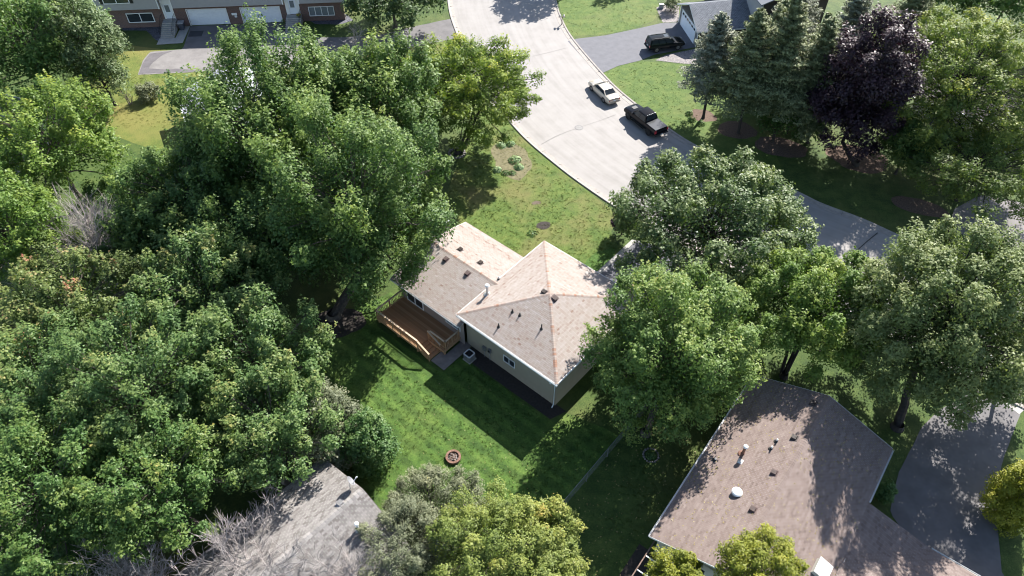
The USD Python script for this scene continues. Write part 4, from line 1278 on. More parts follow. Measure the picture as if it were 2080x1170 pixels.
# the two-storey block behind
mb = MB()
lap_wall(mb, TF(TL + .02, 14), TF(TL + .02, -1.2), 0, 6.2, -TF.ua)
put('wall', mb, m_grey_siding, gar)
mb = MB()
lap_wall(mb, TF(TL + .02, -1.2), TF(TL + 9, -1.2), 0, 6.2, -TF.ub)
put('wall', mb, m_brown_siding, gar)
mb = MB()
TF.box(mb, TL - .02, TL + .14, -1.25, -1.21, 0, 6.2)
put('corner_trim', mb, m_white, gar)
mb = MB()
u1 = [TF(TL - .5, -1.8, 6.1), TF(TL - .5, 14, 6.1), TF(TL + 4.6, 14, 8), TF(TL + 4.6, -1.8, 8)]
u2 = [TF(TL + 9.7, -1.8, 6.1), TF(TL + 9.7, 14, 6.1), TF(TL + 4.6, 14, 8), TF(TL + 4.6, -1.8, 8)]
slab(mb, u1, .14), slab(mb, u2, .14)
put('upper_roof', mb, m_blue_shingle, rf)

# ------------------------------------------------------------------ the pale roofed house under the silver maples, and two behind the trees
def simple_house(name, label, F, L, D, ze, zr, m_roof, m_wall):
    """gable house: ridge along a, L long, D deep"""
    t = thing(name, label, 'house', F(L / 2, D / 2))
    rf = sub('roof', t)
    mb, sh = MB(), MB()
    r1 = [F(0, 0, ze), F(L, 0, ze), F(L, D / 2, zr), F(0, D / 2, zr)]
    r2 = [F(0, D, ze), F(L, D, ze), F(L, D / 2, zr), F(0, D / 2, zr)]
    for poly in (r1, r2):
        slab(mb, poly, .14)
        shingle_plane(sh, poly, .18, .36, .014, .2)
    put('roof_deck', mb, m_soffit, rf)
    put('shingles', sh, m_roof, rf, kind='stuff')
    c = [(.4, .4), (L - .4, .4), (L - .4, D - .4), (.4, D - .4)]
    for i, o in enumerate((-F.ub, F.ua, F.ub, -F.ua)):
        mb = MB()
        lap_wall(mb, F(*c[i]), F(*c[(i + 1) % 4]), 0, ze - .05, o)
        if i in (1, 3):
            x = c[i][0]
            mb.poly([F(x, .4, ze - .06), F(x, D - .4, ze - .06), F(x, D / 2, zr - .16)])
            mb.poly([F(x, .4, ze - .06), F(x, D / 2, zr - .16), F(x, D - .4, ze - .06)])
        put('wall', mb, m_wall, t)
    for a in (2, L - 4):
        window(t, F(a, .4, 1.1), F.ua, -F.ub, 1.6, 1.2, 2)
    for b in (-.12, D + .005):
        mb = MB()
        F.box(mb, 0, L, b, b + .115, ze - .14, ze)
        put('gutter', mb, m_white, t)
    return t


PF = Frame((-38.7, 72.4), -63)
simple_house('pale_roof_house', 'house with pale grey roof under the tall silver maples', PF, 15, 11.5, 3.0, 4.9, m_pale_shingle, m_cream_siding)
for (x, y, z), lab in (((660, 249, 4.2), 'white roof vent on pale grey roof glimpsed through maple gaps'), ((712, 249, 4.0), 'white pipe end on pale grey roof behind maple branches')):
    p = at(x, y, z)
RFm = Frame((46, 72), -38)
simple_house('locust_shaded_house', 'house with grey roof behind the big yellow green locust', RFm, 14, 9, 3.0, 4.8, m_grey_shingle, m_cream_siding)
LFm = Frame((-62, 64), -20)
simple_house('hidden_blue_roof_house', 'house with blue grey roof hidden among trees at the left edge', LFm, 9, 9, 3.0, 4.6, m_blue_shingle, m_grey_siding)

# ------------------------------------------------------------------ trees
UPV = np.array([0, 0, 1.0])


def units(v):
    return v / (np.linalg.norm(v, axis=-1, keepdims=True) + 1e-9)


def leaves(mb, pos, nrm, size, tone, aspect=0.62, fold=0.18):
    """one pointed leaf at each point"""
    n = len(pos)
    nrm = units(nrm)
    d = units(np.cross(nrm, rng.normal(size=(n, 3))))
    s = np.cross(nrm, d)
    L = (size * rng.uniform(.7, 1.3, n))[:, None]
    w = L * aspect * .62
    base, tip = pos - d * L * .45, pos + d * L * .55
    v = np.stack([base - s * w, base + s * w * rng.uniform(.6, 1, (n, 1)) + d * L * .2, tip], 1).reshape(-1, 3)
    mb.add(v, np.arange(3 * n).reshape(-1, 3), np.repeat(np.clip(tone, 0, 1), 3))


def limb(mb, p, q, r0, r1, sag=0.0, wob_=0.06, seg=5, sides=5):
    t = np.linspace(0, 1, seg)[:, None]
    L = np.linalg.norm(q - p)
    pts = p + (q - p) * t + UPV * (sag * L * 4 * t * (1 - t)) + rng.normal(0, wob_ * L * .25, (seg, 3)) * (t * (1 - t) * 4)
    mb.tube(pts, np.linspace(r0, r1, seg), sides, cap=False)
    return pts


def solve_crown(base_px, crown_px, zc):
    c0 = None
    if base_px is not None:
        b = at(*base_px)
        zs = np.linspace(1, 22, 200)
        if zc is None:
            cs = np.array([at(*crown_px, z) for z in zs])
            k = np.argmin(np.linalg.norm(cs[:, :2] - b[:2], axis=1))
            return b, cs[k]
        c0 = at(*crown_px, zc)
        return b, c0
    c0 = at(*crown_px, zc)
    return np.array([c0[0], c0[1], 0.0]), c0


def tree(name, label, crown_px, hw, hh, leaf, bark, base_px=None, zc=None, rz=None, plumes=22, per=8, dens=260, size=.20, aspect=.72,
         upness=.7, low=-.35, trunk_r=.22, stems=1, fill=.22, tone0=.42, tone_top=.0, tip=0.0, flat=1.0, droop=0.0, cat='tree', group=None, elong=1.15, cover=1.0, shoot=.42, ragged=None, spike=1.0):
    b, c = solve_crown(base_px, crown_px, zc)
    s = scale_at(c)
    dep = math.atan2(CAM_H - c[2], c[1])
    r = hw / s
    rz = rz or math.sqrt(max((hh / s) ** 2 - (r * math.sin(dep)) ** 2, (.35 * r * math.cos(dep)) ** 2)) / math.cos(dep)
    rz = min(rz, c[2] - .3 if low < -.6 else c[2] / max(.25, -low) * .95)
    t = thing(name, label, cat, b, group=group)
    wood, twig, cr = MB(), MB(), MB()
    top = np.array([c[0], c[1], c[2] + rz * .45])
    fork = b + (np.array([c[0], c[1], max(c[2] - rz * .75, c[2] * .28)]) - b) * 1.0
    for k in range(stems):
        o = np.array([*rng.normal(0, .25 if stems > 1 else 0, 2), 0])
        pts = limb(wood, b + o - UPV * .1, fork + o * 3, trunk_r / math.sqrt(stems), trunk_r * .72 / math.sqrt(stems), wob_=.05, seg=6, sides=9)
        limb(wood, pts[-1], top + o * 4, trunk_r * .72 / math.sqrt(stems), trunk_r * .12, wob_=.12, seg=7, sides=7)
    wood.lathe(b, [(trunk_r * 1.7, -.1), (trunk_r * 1.35, .12), (trunk_r * 1.08, .5)], 10)
    # plume directions spread evenly over the crown, then shaken
    k = np.arange(plumes) + .5
    z = 1 - (1 - low) * k / plumes
    th = k * 2.399963 + rng.uniform(0, 6.28)
    dirs = np.stack([np.sqrt(np.maximum(1 - z * z, 0)) * np.cos(th), np.sqrt(np.maximum(1 - z * z, 0)) * np.sin(th), z], 1)
    dirs = units(dirs + rng.normal(0, .12, dirs.shape))
    surf = 2 * math.pi * (1 - low) * ((r * r + 2 * r * rz) / 3)
    pr = math.sqrt(cover * surf / (math.pi * plumes))
    rad = rng.uniform(.78, 1.06, plumes) if ragged is None else rng.uniform(*ragged, plumes)
    ends = c + dirs * np.array([r, r, rz]) * rad[:, None]
    ends[:, 2] -= droop * r * (1 - np.maximum(dirs[:, 2], 0)) * .5
    ends[:, 2] = np.maximum(ends[:, 2], .5)
    area = math.pi * r * max(rz, r * .6)
    nleaf = area * dens * (.2 / (4.7 / s * size / .19)) ** 2 * 1.30
    size = 4.9 / s * (size / .19)
    per_plume = max(30, int(nleaf / plumes))
    nsh = int(per_plume * shoot)
    nsf = per_plume - nsh
    for e, d in zip(ends, dirs):
        h = np.clip((e[2] - fork[2]) / (top[2] - fork[2] + 1e-6), 0, 1)
        root = fork + (top - fork) * h * .55
        pts = limb(twig, root, e, trunk_r * .34 * (1 - .5 * h), .025, sag=.06, wob_=.12, seg=6, sides=5)
        pd = units(e - root)
        lean = units(pd * (1 - upness) + UPV * upness + rng.normal(0, .12, 3))
        bt = np.clip(tone0 + rng.normal(0, .09) + tone_top * d[2], 0.05, .95)
        a = pr * rng.uniform(.72, 1.28)
        pc = e - pd * a * .55
        # the body of the plume: leaves on a lumpy shell, facing outwards
        u = units(rng.normal(size=(nsf, 3)) + lean * .45)
        lump = .62 + .75 * meshkit.noise(u * 2.1 + rng.uniform(0, 90, 3), 3)
        q = a * lump * rng.uniform(.35, 1, nsf) ** .45
        ax_ = u @ lean
        off = (u + (elong - 1) * lean * ax_[:, None]) * q[:, None] * np.array([1, 1, flat])
        pos = pc + off + rng.normal(0, .05 * a, (nsf, 3))
        nrm = u * .75 + UPV * .45 + rng.normal(0, .30, (nsf, 3))
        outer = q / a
        tone = bt - .22 + .30 * outer + .13 * ax_ + .06 * rng.normal(size=nsf)  # outer leaves and plume tops lighter: sunlit tops painted into the tone
        P, N, T = [pos], [nrm], [tone]
        # leafy shoots that stand out of it and break its outline
        for j in range(per):
            w = units(units(rng.normal(size=3)) * .8 + lean * 1.1)
            c0 = pc + w * a * rng.uniform(.55, .95) * np.array([1, 1, flat])
            ds = units(w * .5 + lean + rng.normal(0, .2, 3))
            m_ = max(3, nsh // per)
            tt = rng.uniform(-1, 1, m_)
            L_ = a * rng.uniform(.32, .62) * elong * spike
            sd = rng.normal(size=(m_, 3))
            sd = units(sd - ds * (sd @ ds)[:, None])
            o2 = sd * (np.sqrt(np.maximum(1 - tt * tt, 0)) * (1 - .3 * tt) * L_ * .42 / spike ** 1.3)[:, None] * rng.uniform(.4, 1, (m_, 1)) + ds * (tt * L_)[:, None]
            P.append(c0 + o2)
            N.append(units(o2) * .45 + UPV * .6 + rng.normal(0, .34, (m_, 3)))
            T.append(bt + rng.normal(0, .05) + .22 * tt + .06 * rng.normal(size=m_))  # each shoot lightens to its tip, a lit top over a dark base in colour
            if j % 2 == 0:
                limb(twig, pts[rng.integers(2, 5)], c0, .018, .008, wob_=.1, seg=3, sides=3)
        pos, nrm, tone = np.vstack(P), np.vstack(N), np.concatenate(T)
        pos[:, 2] = np.maximum(pos[:, 2], .12)
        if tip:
            tone = tone + tip * np.clip((pos[:, 2] - c[2]) / rz, 0, 1) * rng.uniform(0, 1, len(tone)) * (np.sum((pos - pc) * lean, 1) > .3 * a)  # upper tips raised in tone: turning leaves and painted sunlight together
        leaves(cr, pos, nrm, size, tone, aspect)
    n = int(nleaf)
    # thinner inner foliage, tone kept low to paint dark gaps between plumes
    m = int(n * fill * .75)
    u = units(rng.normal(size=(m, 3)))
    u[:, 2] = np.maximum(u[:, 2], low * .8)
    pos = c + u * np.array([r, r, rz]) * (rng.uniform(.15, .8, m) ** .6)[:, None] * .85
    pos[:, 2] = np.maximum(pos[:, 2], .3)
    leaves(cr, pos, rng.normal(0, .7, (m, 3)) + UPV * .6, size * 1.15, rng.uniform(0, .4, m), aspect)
    put('trunk', wood, bark, t, tone=False)
    put('branches', twig, bark, t, tone=False)
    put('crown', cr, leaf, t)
    if '-v' in sys.argv:
        print(name, 'base', np.round(b[:2], 1), 'c', np.round(c, 1), 'r %.1f rz %.1f leaves %d' % (r, rz, n + m))
    return t


def spruce(label, base_px, top_px, hw, leaf, clear=.3, group=None, name='spruce_tree', base=None, h=None, droop=.34, dens=.72, bark=None):
    b = at(*base_px) if base is None else np.array(base, float)
    zs = np.linspace(3, 24, 300)
    if h is None:
        cs = np.array([at(*top_px, z) for z in zs])
        kx = np.argmin(np.linalg.norm(cs[:, :2] - b[:2], axis=1))
        tip, h = cs[kx], zs[kx]
    else:
        tip = b + UPV * h
    r = hw / scale_at((b + tip) / 2)
    t = thing(name, label, 'tree', b, group=group)
    wood, twig, cr = MB(), MB(), MB()
    ax = lambda z: b + (tip - b) * (z / h)
    wood.tube([ax(-.1), ax(.4), ax(h * .3), ax(h * .6), ax(h)], [.24, .17, .14, .09, .015], 8)
    P, N, T = [], [], []
    z = h * clear
    while z < h * .985:
        f = 1 - (z - h * clear) / (h * (1 - clear))
        L0 = r * (f ** .95) * (1.0 if f < .85 else 1.0 - (f - .85) * 2.2)
        nb = int(rng.integers(6, 9))
        a0 = rng.uniform(0, 6.28)
        for k in range(nb):
            a = a0 + k * 6.283 / nb + rng.normal(0, .18)
            L = L0 * rng.uniform(.48, 1.25) + .15
            d = np.array([math.cos(a), math.sin(a), 0])
            s = np.array([-d[1], d[0], 0])
            tt = np.linspace(0, 1, 6)
            rise = .15 + .9 * (1 - f)
            line = ax(z + rng.normal(0, .08)) + d * (L * tt)[:, None] + UPV * (L * (rise * .45 * tt - droop * (1.2 * f) * tt * tt + .18 * tt ** 4))[:, None]
            twig.tube(line, np.linspace(.045, .008, 6) * (.6 + .6 * f), 4, cap=False)
            m = int(L * 80 * dens) + 8
            u = rng.uniform(.12, 1, m) ** .75
            q = np.stack([np.interp(u, tt, line[:, i]) for i in range(3)], 1)
            w = (1 - .55 * u) * L * .40
            lat = rng.uniform(-1, 1, m)
            q = q + s * (lat * w)[:, None] + UPV * (-np.abs(lat) * w * .25 + rng.normal(0, .05, m))[:, None]
            P.append(q)
            N.append(UPV * 1.0 + d * .35 + rng.normal(0, .45, (m, 3)))
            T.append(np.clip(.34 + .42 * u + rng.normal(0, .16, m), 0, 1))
        z += rng.uniform(.26, .40) * (.7 + .5 * f)
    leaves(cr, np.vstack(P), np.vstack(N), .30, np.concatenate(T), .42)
    # bare dead twigs on the lower trunk
    for k in range(int(14 * clear / .3)):
        zz = rng.uniform(h * .08, h * clear)
        a = rng.uniform(0, 6.28)
        d = np.array([math.cos(a), math.sin(a), -.15])
        twig.tube([ax(zz), ax(zz) + d * rng.uniform(.3, 1.1)], [.02, .006], 3, cap=False)
    bk = bark or m_bark_dark
    put('trunk', wood, bk, t, tone=False)
    put('branches', twig, bk, t, tone=False)
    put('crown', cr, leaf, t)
    if '-v' in sys.argv:
        print(name, np.round(b[:2], 1), 'h %.1f r %.1f' % (h, r), 'tip off', np.round((tip - b)[:2], 1), len(np.vstack(P)))
    return t


def bare(name, label, base, h, r, mat, stems=5, depth=4, cat='tree', group=None, spread=.5, kids=(3, 5), twigr=.007):
    """a leafless tree or shrub: stems that fork again and again to fine twigs"""
    t = thing(name, label, cat, base, group=group)
    tk, tw = MB(), MB()

    def grow(p, d, L, rad, lev):
        n = 4
        pts = [p]
        for i in range(n - 1):
            d = units(d + rng.normal(0, .13, 3) + UPV * .05)
            pts.append(pts[-1] + d * L / (n - 1))
        (tk if lev < 2 else tw).tube(pts, np.linspace(rad, max(rad * .5, twigr * .6), n), 6 if lev < 2 else 3, cap=False)
        if lev >= depth:
            return
        for k in range(int(rng.integers(*kids))):
            j = rng.uniform(.35, 1)
            i = min(int(j * (n - 1)), n - 2)
            q = pts[i] + (pts[i + 1] - pts[i]) * (j * (n - 1) - i)
            e = units(d + rng.normal(0, spread, 3) + UPV * .12)
            grow(q, e, L * rng.uniform(.5, .78), max(rad * .5, twigr), lev + 1)
    b = np.array(base, float)
    for k in range(stems):
        a = k * 6.283 / stems + rng.uniform(-.4, .4)
        out = r / h * rng.uniform(.25, .85)
        d = units(np.array([math.cos(a) * out, math.sin(a) * out, 1.0]))
        grow(b + np.array([math.cos(a), math.sin(a), 0]) * .12, d, h * .46, .05 + h * .006, 1)
    put('trunk', tk, mat, t, tone=False)
    put('twigs', tw, mat, t, tone=False)
    return t


SM = dict(leaf=L_silver, bark=m_bark, upness=.75, elong=1.7, dens=260, per=8, low=-.45, shoot=.62, cover=.68, ragged=(.62, 1.1), spike=1.4)
LM = dict(bark=m_bark, per=8, dens=250, low=-.35, upness=.6, elong=1.45, shoot=.6, cover=.76, ragged=(.64, 1.1), spike=1.35)
# the tall silver maples left of the house
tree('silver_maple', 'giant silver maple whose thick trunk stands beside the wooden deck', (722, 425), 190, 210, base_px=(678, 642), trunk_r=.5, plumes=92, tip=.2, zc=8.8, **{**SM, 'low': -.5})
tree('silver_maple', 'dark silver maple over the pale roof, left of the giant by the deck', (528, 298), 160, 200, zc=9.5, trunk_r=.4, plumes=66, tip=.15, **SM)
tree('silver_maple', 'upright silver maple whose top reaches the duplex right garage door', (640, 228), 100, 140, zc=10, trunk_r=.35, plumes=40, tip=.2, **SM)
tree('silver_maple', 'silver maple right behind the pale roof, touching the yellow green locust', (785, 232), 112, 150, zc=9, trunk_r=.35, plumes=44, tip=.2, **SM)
tree('silver_maple', 'dark spreading maple at the left below the pale roof corner', (372, 398), 132, 118, zc=7, trunk_r=.3, plumes=52, **SM)
tree('silver_maple', 'shaded maple limb mass between the giant maple and the left thicket', (510, 490), 130, 110, zc=6.5, rz=4, trunk_r=.3, plumes=36, **SM)
# left edge, from the top
tree('olive_green_tree', 'large dark tree filling the top left corner', (62, 95), 145, 135, L_maple2, zc=8, plumes=60, trunk_r=.3, **LM)
tree('arborvitae', 'tall feathery evergreen beside the duplex lawn, right of the corner tree', (178, 98), 72, 125, L_pine, m_bark_dark, zc=7.5, plumes=56, per=8, size=.20, aspect=.45, dens=300, upness=.75, low=-.8, trunk_r=.2, elong=1.2)
tree('box_elder', 'bright yellow green tree at left edge below the duplex lawn', (100, 298), 145, 125, L_bright, zc=7.5, plumes=70, tip=.15, trunk_r=.3, **LM)
tree('box_elder', 'yellow green tree at left edge above the reddening maple', (15, 480), 120, 125, L_bright, zc=7, plumes=60, trunk_r=.3, **LM)
tree('small_maple', 'dark green maple just right of the grey dead bush', (300, 490), 80, 90, L_silver, zc=5.0, plumes=34, **LM)
tree('reddening_maple', 'maple with pinkish red tips near the left edge', (150, 640), 155, 120, L_red, zc=6, rz=4.2, plumes=64, tip=.24, tone0=.38, **LM)
tree('turning_maple', 'maple with a few yellow shoots below the giant maple limb', (430, 590), 140, 120, L_mix, zc=6.5, rz=4.4, plumes=56, tip=.2, **LM)
tree('turning_maple', 'broad maple bordering the shaded lawn, left of the fire pit', (515, 735), 150, 140, L_mix, zc=6.5, rz=4.6, plumes=66, tip=.12, **LM)
tree('turning_maple', 'pale green maple at the left edge below the reddening one', (70, 800), 165, 130, L_mix, zc=6.5, rz=4.4, plumes=66, tip=.08, **LM)
tree('sugar_maple', 'large green maple in the middle of the left thicket', (290, 800), 180, 160, L_mix, zc=7.5, rz=5.2, plumes=80, **LM)
tree('sugar_maple', 'green maple leaning over the dark gap above the grey roof', (545, 865), 140, 105, L_mix, zc=6, rz=3.6, plumes=56, tip=.1, **LM)
tree('sugar_maple', 'dark green maple in the bottom left corner', (80, 1000), 180, 150, L_maple2, zc=7, rz=4.8, plumes=74, **LM)
tree('sugar_maple', 'green maple left of the bare grey trees by the grey roof', (320, 985), 150, 125, L_maple2, zc=6.5, rz=4.2, plumes=60, tip=.1, **LM)
tree('understory_maple', 'low green bush in the gap left of the dark spreading maple', (225, 425), 70, 52, L_silver, m_bark_dark, zc=2.8, rz=2.4, plumes=30, per=7, size=.18, dens=260, low=-.3, trunk_r=.10)
tree('corner_shrub', 'low green shrub at the very bottom left below the corner maple', (130, 1165), 130, 40, L_shrub, m_bark_dark, zc=1.6, plumes=30, per=7, size=.17, dens=260, cat='shrub', low=-.2, trunk_r=.06, stems=3)
# shrubs between the back lawn and the grey roof
SH = dict(bark=m_bark_dark, per=7, cat='shrub', low=-.6, trunk_r=.07, stems=3)
tree('tall_shrub', 'bright green tall shrub beside the satellite dish', (748, 905), 58, 82, L_shrub, zc=2.3, plumes=34, size=.16, dens=300, tip=.2, **SH)
tree('tall_shrub', 'dull green shrub left of the satellite dish at lawn edge', (660, 880), 85, 95, L_olive, zc=2.6, plumes=40, size=.15, dens=280, tone0=.3, **SH)
SH.update(low=-.4, stems=4, aspect=.5)
tree('olive_shrub', 'rounded grey green bush at lawn edge just below the fire pit', (880, 1036), 108, 64, L_olive, zc=1.6, rz=1.4, plumes=60, size=.12, dens=320, upness=.5, **SH)
tree('olive_shrub', 'darker grey green bush between the grey roof and the yellow tree', (812, 1112), 105, 92, L_olive, zc=2.8, rz=2.5, plumes=50, size=.13, dens=280, tone0=.3, **SH)
YL = dict(bark=m_bark, per=8, size=.15, dens=300, low=-.35, elong=1.2)
tree('yellowing_tree', 'yellow green tree with orange tips at the bottom centre', (1005, 1130), 140, 95, L_yellow, zc=3.6, rz=3.0, plumes=64, trunk_r=.12, tip=.0, tone0=.36, **YL)
tree('yellowing_tree', 'smaller yellow tree with orange side at the foot of the wire fence', (1112, 1078), 62, 58, L_yellow, zc=3.4, rz=2.2, plumes=30, trunk_r=.09, tip=.14, tone0=.5, **YL)
tree('yellowing_tree', 'low yellow green tree at bottom edge right of centre', (1110, 1175), 85, 50, L_yellow, zc=3.0, rz=2, plumes=30, trunk_r=.09, tip=.1, tone0=.40, **YL)
# right of the house
tree('norway_maple', 'broad dark maple between the street and the tan house driveway', (1440, 458), 195, 128, L_maple, m_bark_dark, base_px=(1438, 592), zc=6.2, rz=4.8, plumes=100, per=8, size=.20, dens=360, low=-.35, upness=.4, stems=3, trunk_r=.3, tip=.12)
tree('sugar_maple', 'tall green maple overhanging the right corner of the tan roof', (1362, 714), 166, 195, L_maple3, m_bark, base_px=(1312, 880), zc=7.0, rz=6.8, plumes=110, per=9, size=.185, dens=290, low=-.65, upness=.6, trunk_r=.3, tip=.22, tone0=.36, fill=.4, spike=1.25, shoot=.52, ragged=(.68, 1.08))
tree('ash_tree', 'light green tree standing at the street end of the brown roof', (1652, 628), 145, 130, L_bright, m_bark_dark, base_px=(1592, 765), zc=6.2, plumes=70, per=8, size=.18, dens=380, low=-.3, upness=.5, stems=3, trunk_r=.26, tone0=.45, fill=.3)
tree('norway_maple', 'large round maple whose crown shades the brown house driveway', (1922, 662), 188, 215, L_maple_pale, m_bark_dark, base_px=(1822, 868), zc=8.8, rz=7.4, plumes=125, per=8, size=.19, dens=330, low=-.6, upness=.35, trunk_r=.36, tip=.12, tone0=.46, fill=.4)
tree('golden_shrub', 'golden yellow tree at the right edge beside the dark driveway', (2066, 1015), 52, 90, L_gold, m_bark, zc=2.4, plumes=34, per=8, size=.16, dens=300, cat='tree', low=-.5, trunk_r=.08)
tree('boxwood', 'round clipped green bush at the right eave of the brown roof', (1795, 1003), 17, 22, L_shrub, m_bark_dark, zc=.8, plumes=18, per=6, size=.12, dens=380, cat='shrub', low=-.5, trunk_r=.04)
tree('yellowing_tree', 'upright yellow green tree in front of the brown roof bottom edge', (1545, 1165), 95, 60, L_gold, zc=6.0, rz=1.9, plumes=44, trunk_r=.10, tip=.1, tone0=.28, upness=.8, **YL)
tree('yellowing_tree', 'small yellow green tree before the patio of the brown house', (1375, 1180), 65, 45, L_gold, zc=3.5, rz=1.6, plumes=26, trunk_r=.08, tone0=.25, upness=.8, **YL)
# the honey locusts, airy and layered
LC = dict(aspect=.55, flat=.6, upness=.35, elong=1.1, per=7, cover=1.15, shoot=.45, ragged=(.68, 1.05))
tree('honey_locust', 'yellow green honey locust with forked dark trunk at the front lawn', (948, 172), 146, 125, L_locust_y, m_bark_dark, base_px=(928, 312), zc=7.6, rz=4.4, plumes=125, size=.17, dens=430, low=-.6, trunk_r=.22, droop=.2, fill=.25, tip=.4, tone0=.27, stems=2, **LC)
tree('young_locust', 'small leafy green tree left of the front lawn locust', (862, 165), 68, 75, L_locust, m_bark, zc=5.0, rz=3.6, plumes=34, size=.16, dens=300, low=-.4, trunk_r=.15, **LC)
tree('honey_locust', 'huge airy yellow green locust in the upper right corner', (1955, 160), 190, 200, L_locust, m_bark_dark, base_px=(1985, 395), zc=9.0, rz=5.8, plumes=170, size=.18, dens=360, low=-.4, trunk_r=.26, droop=.15, fill=.2, tip=.16, stems=2, **LC)
tree('honey_locust', 'lower shaded locust between the purple maple and right edge', (1985, 335), 150, 105, L_locust, m_bark_dark, zc=4.6, rz=3.4, plumes=70, size=.17, dens=280, low=-.3, trunk_r=.2, fill=.12, tone0=.3, **LC)
tree('purple_maple', 'dark purple leaved maple among spruces at upper right', (1752, 190), 88, 150, L_purple, m_bark_dark, base_px=(1738, 335), plumes=80, per=9, size=.19, dens=310, low=-.55, upness=.5, trunk_r=.26, tip=.25, tone0=.42, fill=.4)
tree('purple_plum', 'small purple leaved shrub peeking from behind the broad dark maple', (1266, 452), 24, 27, L_purple, m_bark_dark, zc=1.6, plumes=16, per=6, size=.15, dens=330, cat='shrub', low=-.4, trunk_r=.05)
tree('understory_maple', 'small shaded green tree under the purple maple', (1845, 300), 60, 65, L_maple2, m_bark_dark, zc=3.5, plumes=28, per=8, size=.18, dens=260, low=-.3, trunk_r=.12)
tree('understory_maple', 'low shaded green bush at the foot of the far spruces', (1610, 235), 75, 50, L_maple2, m_bark_dark, zc=2.4, rz=2.2, plumes=30, per=8, size=.18, dens=240, low=-.3, trunk_r=.10, tone0=.3)
tree('edge_maple', 'pale green maple at the right edge just right of the large round one', (2108, 690), 62, 75, L_maple_pale, m_bark, zc=6.0, rz=3.6, plumes=36, per=7, size=.19, dens=250, low=-.4, trunk_r=.2)
tree('back_tree', 'dark tree at top edge above the huge locust', (1915, -25), 75, 55, L_maple2, m_bark, zc=5, rz=4, plumes=36, per=7, size=.2, dens=250, low=-.4, trunk_r=.2)
tree('back_tree', 'green tree at the top right corner behind the huge locust', (2050, -5), 90, 70, L_maple2, m_bark, zc=5, rz=4, plumes=40, per=7, size=.2, dens=250, low=-.4, trunk_r=.2)
tree('shade_tree', 'dark tree with brown trunk at top edge left of the street', (795, -8), 108, 58, L_maple, m_bark, zc=4.5, rz=3.2, plumes=44, per=8, size=.2, dens=260, low=-.3, trunk_r=.25, tone0=.08)
# trees just beyond the top and right of the picture, whose shade falls on what is in view
for (x, y, r, lab) in ((7.0, 108, 4.8, 'street tree beyond the top edge shading the top of the street'), (20, 112, 4.0, 'lawn tree beyond the top edge shading the far lawn'), (30, 101, 2.6, 'small tree beyond the grey garage shading its drive')):
    p = np.array([x, y, 6.5])
    yy = FPX * ((y * math.sin(PITCH) + (6.5 - CAM_H) * math.cos(PITCH))) / (y * math.cos(PITCH) - (6.5 - CAM_H) * math.sin(PITCH))
    s = scale_at(p)
    tree('street_tree', lab, (CX + x * s, CY - yy), r * s, r * s, L_maple2, m_bark, zc=6.5, plumes=34, per=8, size=.28, dens=200, low=-.3)
# spruces in a row along the far lawn
spruce('thin grey green spruce nearest the black pickup, first of the row', (1428, 240), (1470, 22), 72, L_blue, .32)
spruce('dark spruce with long bare trunk, second of the row', (1500, 270), (1547, 18), 92, L_spruce, .33)
spruce('full spruce third of the row, behind two bare trunks', (1570, 285), (1622, -12), 94, L_spruce, .32)
spruce('spruce fourth of the row, beside the purple maple', (1640, 290), (1690, 34), 86, L_spruce, .24)
spruce('tall spruce standing behind the second and third of the row', (1560, 205), (1600, -5), 84, L_spruce, .20)
spruce('bluish spruce at top edge behind the purple maple', (1715, 165), (1752, -45), 74, L_blue, .10)
spruce('short spruce behind the row, under the patch of sunny lawn', (1660, 175), (1684, 25), 48, L_spruce, .10)
spruce('pale blue spruce at top edge beside the grey house', (1600, 120), (1640, -60), 70, L_blue, .10)
spruce('spruce partly cut by the top edge right of the purple maple', (1838, 130), (1872, -60), 72, L_spruce, .10)
tree('juniper', 'round green juniper beside the pale garage door', (1364, 10), 18, 16, L_spruce, m_bark_dark, zc=.9, plumes=18, per=6, size=.14, dens=330, cat='shrub', low=-.4, trunk_r=.05, aspect=.35)

# leafless ones
bare('bare_bush', 'tangled leafless grey bush at left between the green trees', np.array([*at(175, 478, 6.5)[:2], 0.0]), 10.5, 5.0, m_bark_pale, 13, 5, 'shrub', spread=.45, kids=(3, 5), twigr=.011)
bare('bare_tree', 'leafless pale tree at bottom left of the grey roof, left of its twin', at(310, 1240, 0), 7.2, 4.6, m_bark_pale, 12, 5, kids=(3, 6), twigr=.012)
bare('bare_tree', 'leafless pale tree overlapping the edge of weathered grey roof', at(535, 1205, 0), 7.6, 3.6, m_bark_pale, 9, 5, kids=(3, 6), twigr=.012)
bare('bare_tree', 'leafless brownish tree in front of grey roof at bottom edge', at(712, 1205, 0), 5.8, 3.4, m_bark_pale, 9, 5, kids=(3, 6), twigr=.011)
bare('bare_sapling', 'thin bare sapling on duplex lawn nearer the feathery evergreen', at(196, 222, 0), 3.0, 1.6, m_bark_brown, 3, 3, 'sapling')
bare('bare_sapling', 'thin bare sapling on duplex lawn nearer the green shrub', at(266, 212, 0), 2.8, 1.2, m_bark_brown, 3, 3, 'sapling')
bare('bare_sapling', 'leafless grey treetop poking up beside the shared driveway', at(724, 110, 0), 4.5, 1.8, m_bark_pale, 4, 4, 'tree')
tree('lawn_shrub', 'small grey green shrub alone on the duplex lawn', (300, 190), 24, 20, L_olive, m_bark_dark, zc=.8, plumes=16, per=6, size=.12, dens=280, cat='shrub', low=-.3, trunk_r=.04)
tree('lawn_shrub', 'little green shrub at the pale roof corner', (388, 172), 16, 14, L_shrub, m_bark_dark, zc=.8, plumes=12, per=6, size=.12, dens=280, cat='shrub', low=-.3, trunk_r=.04)

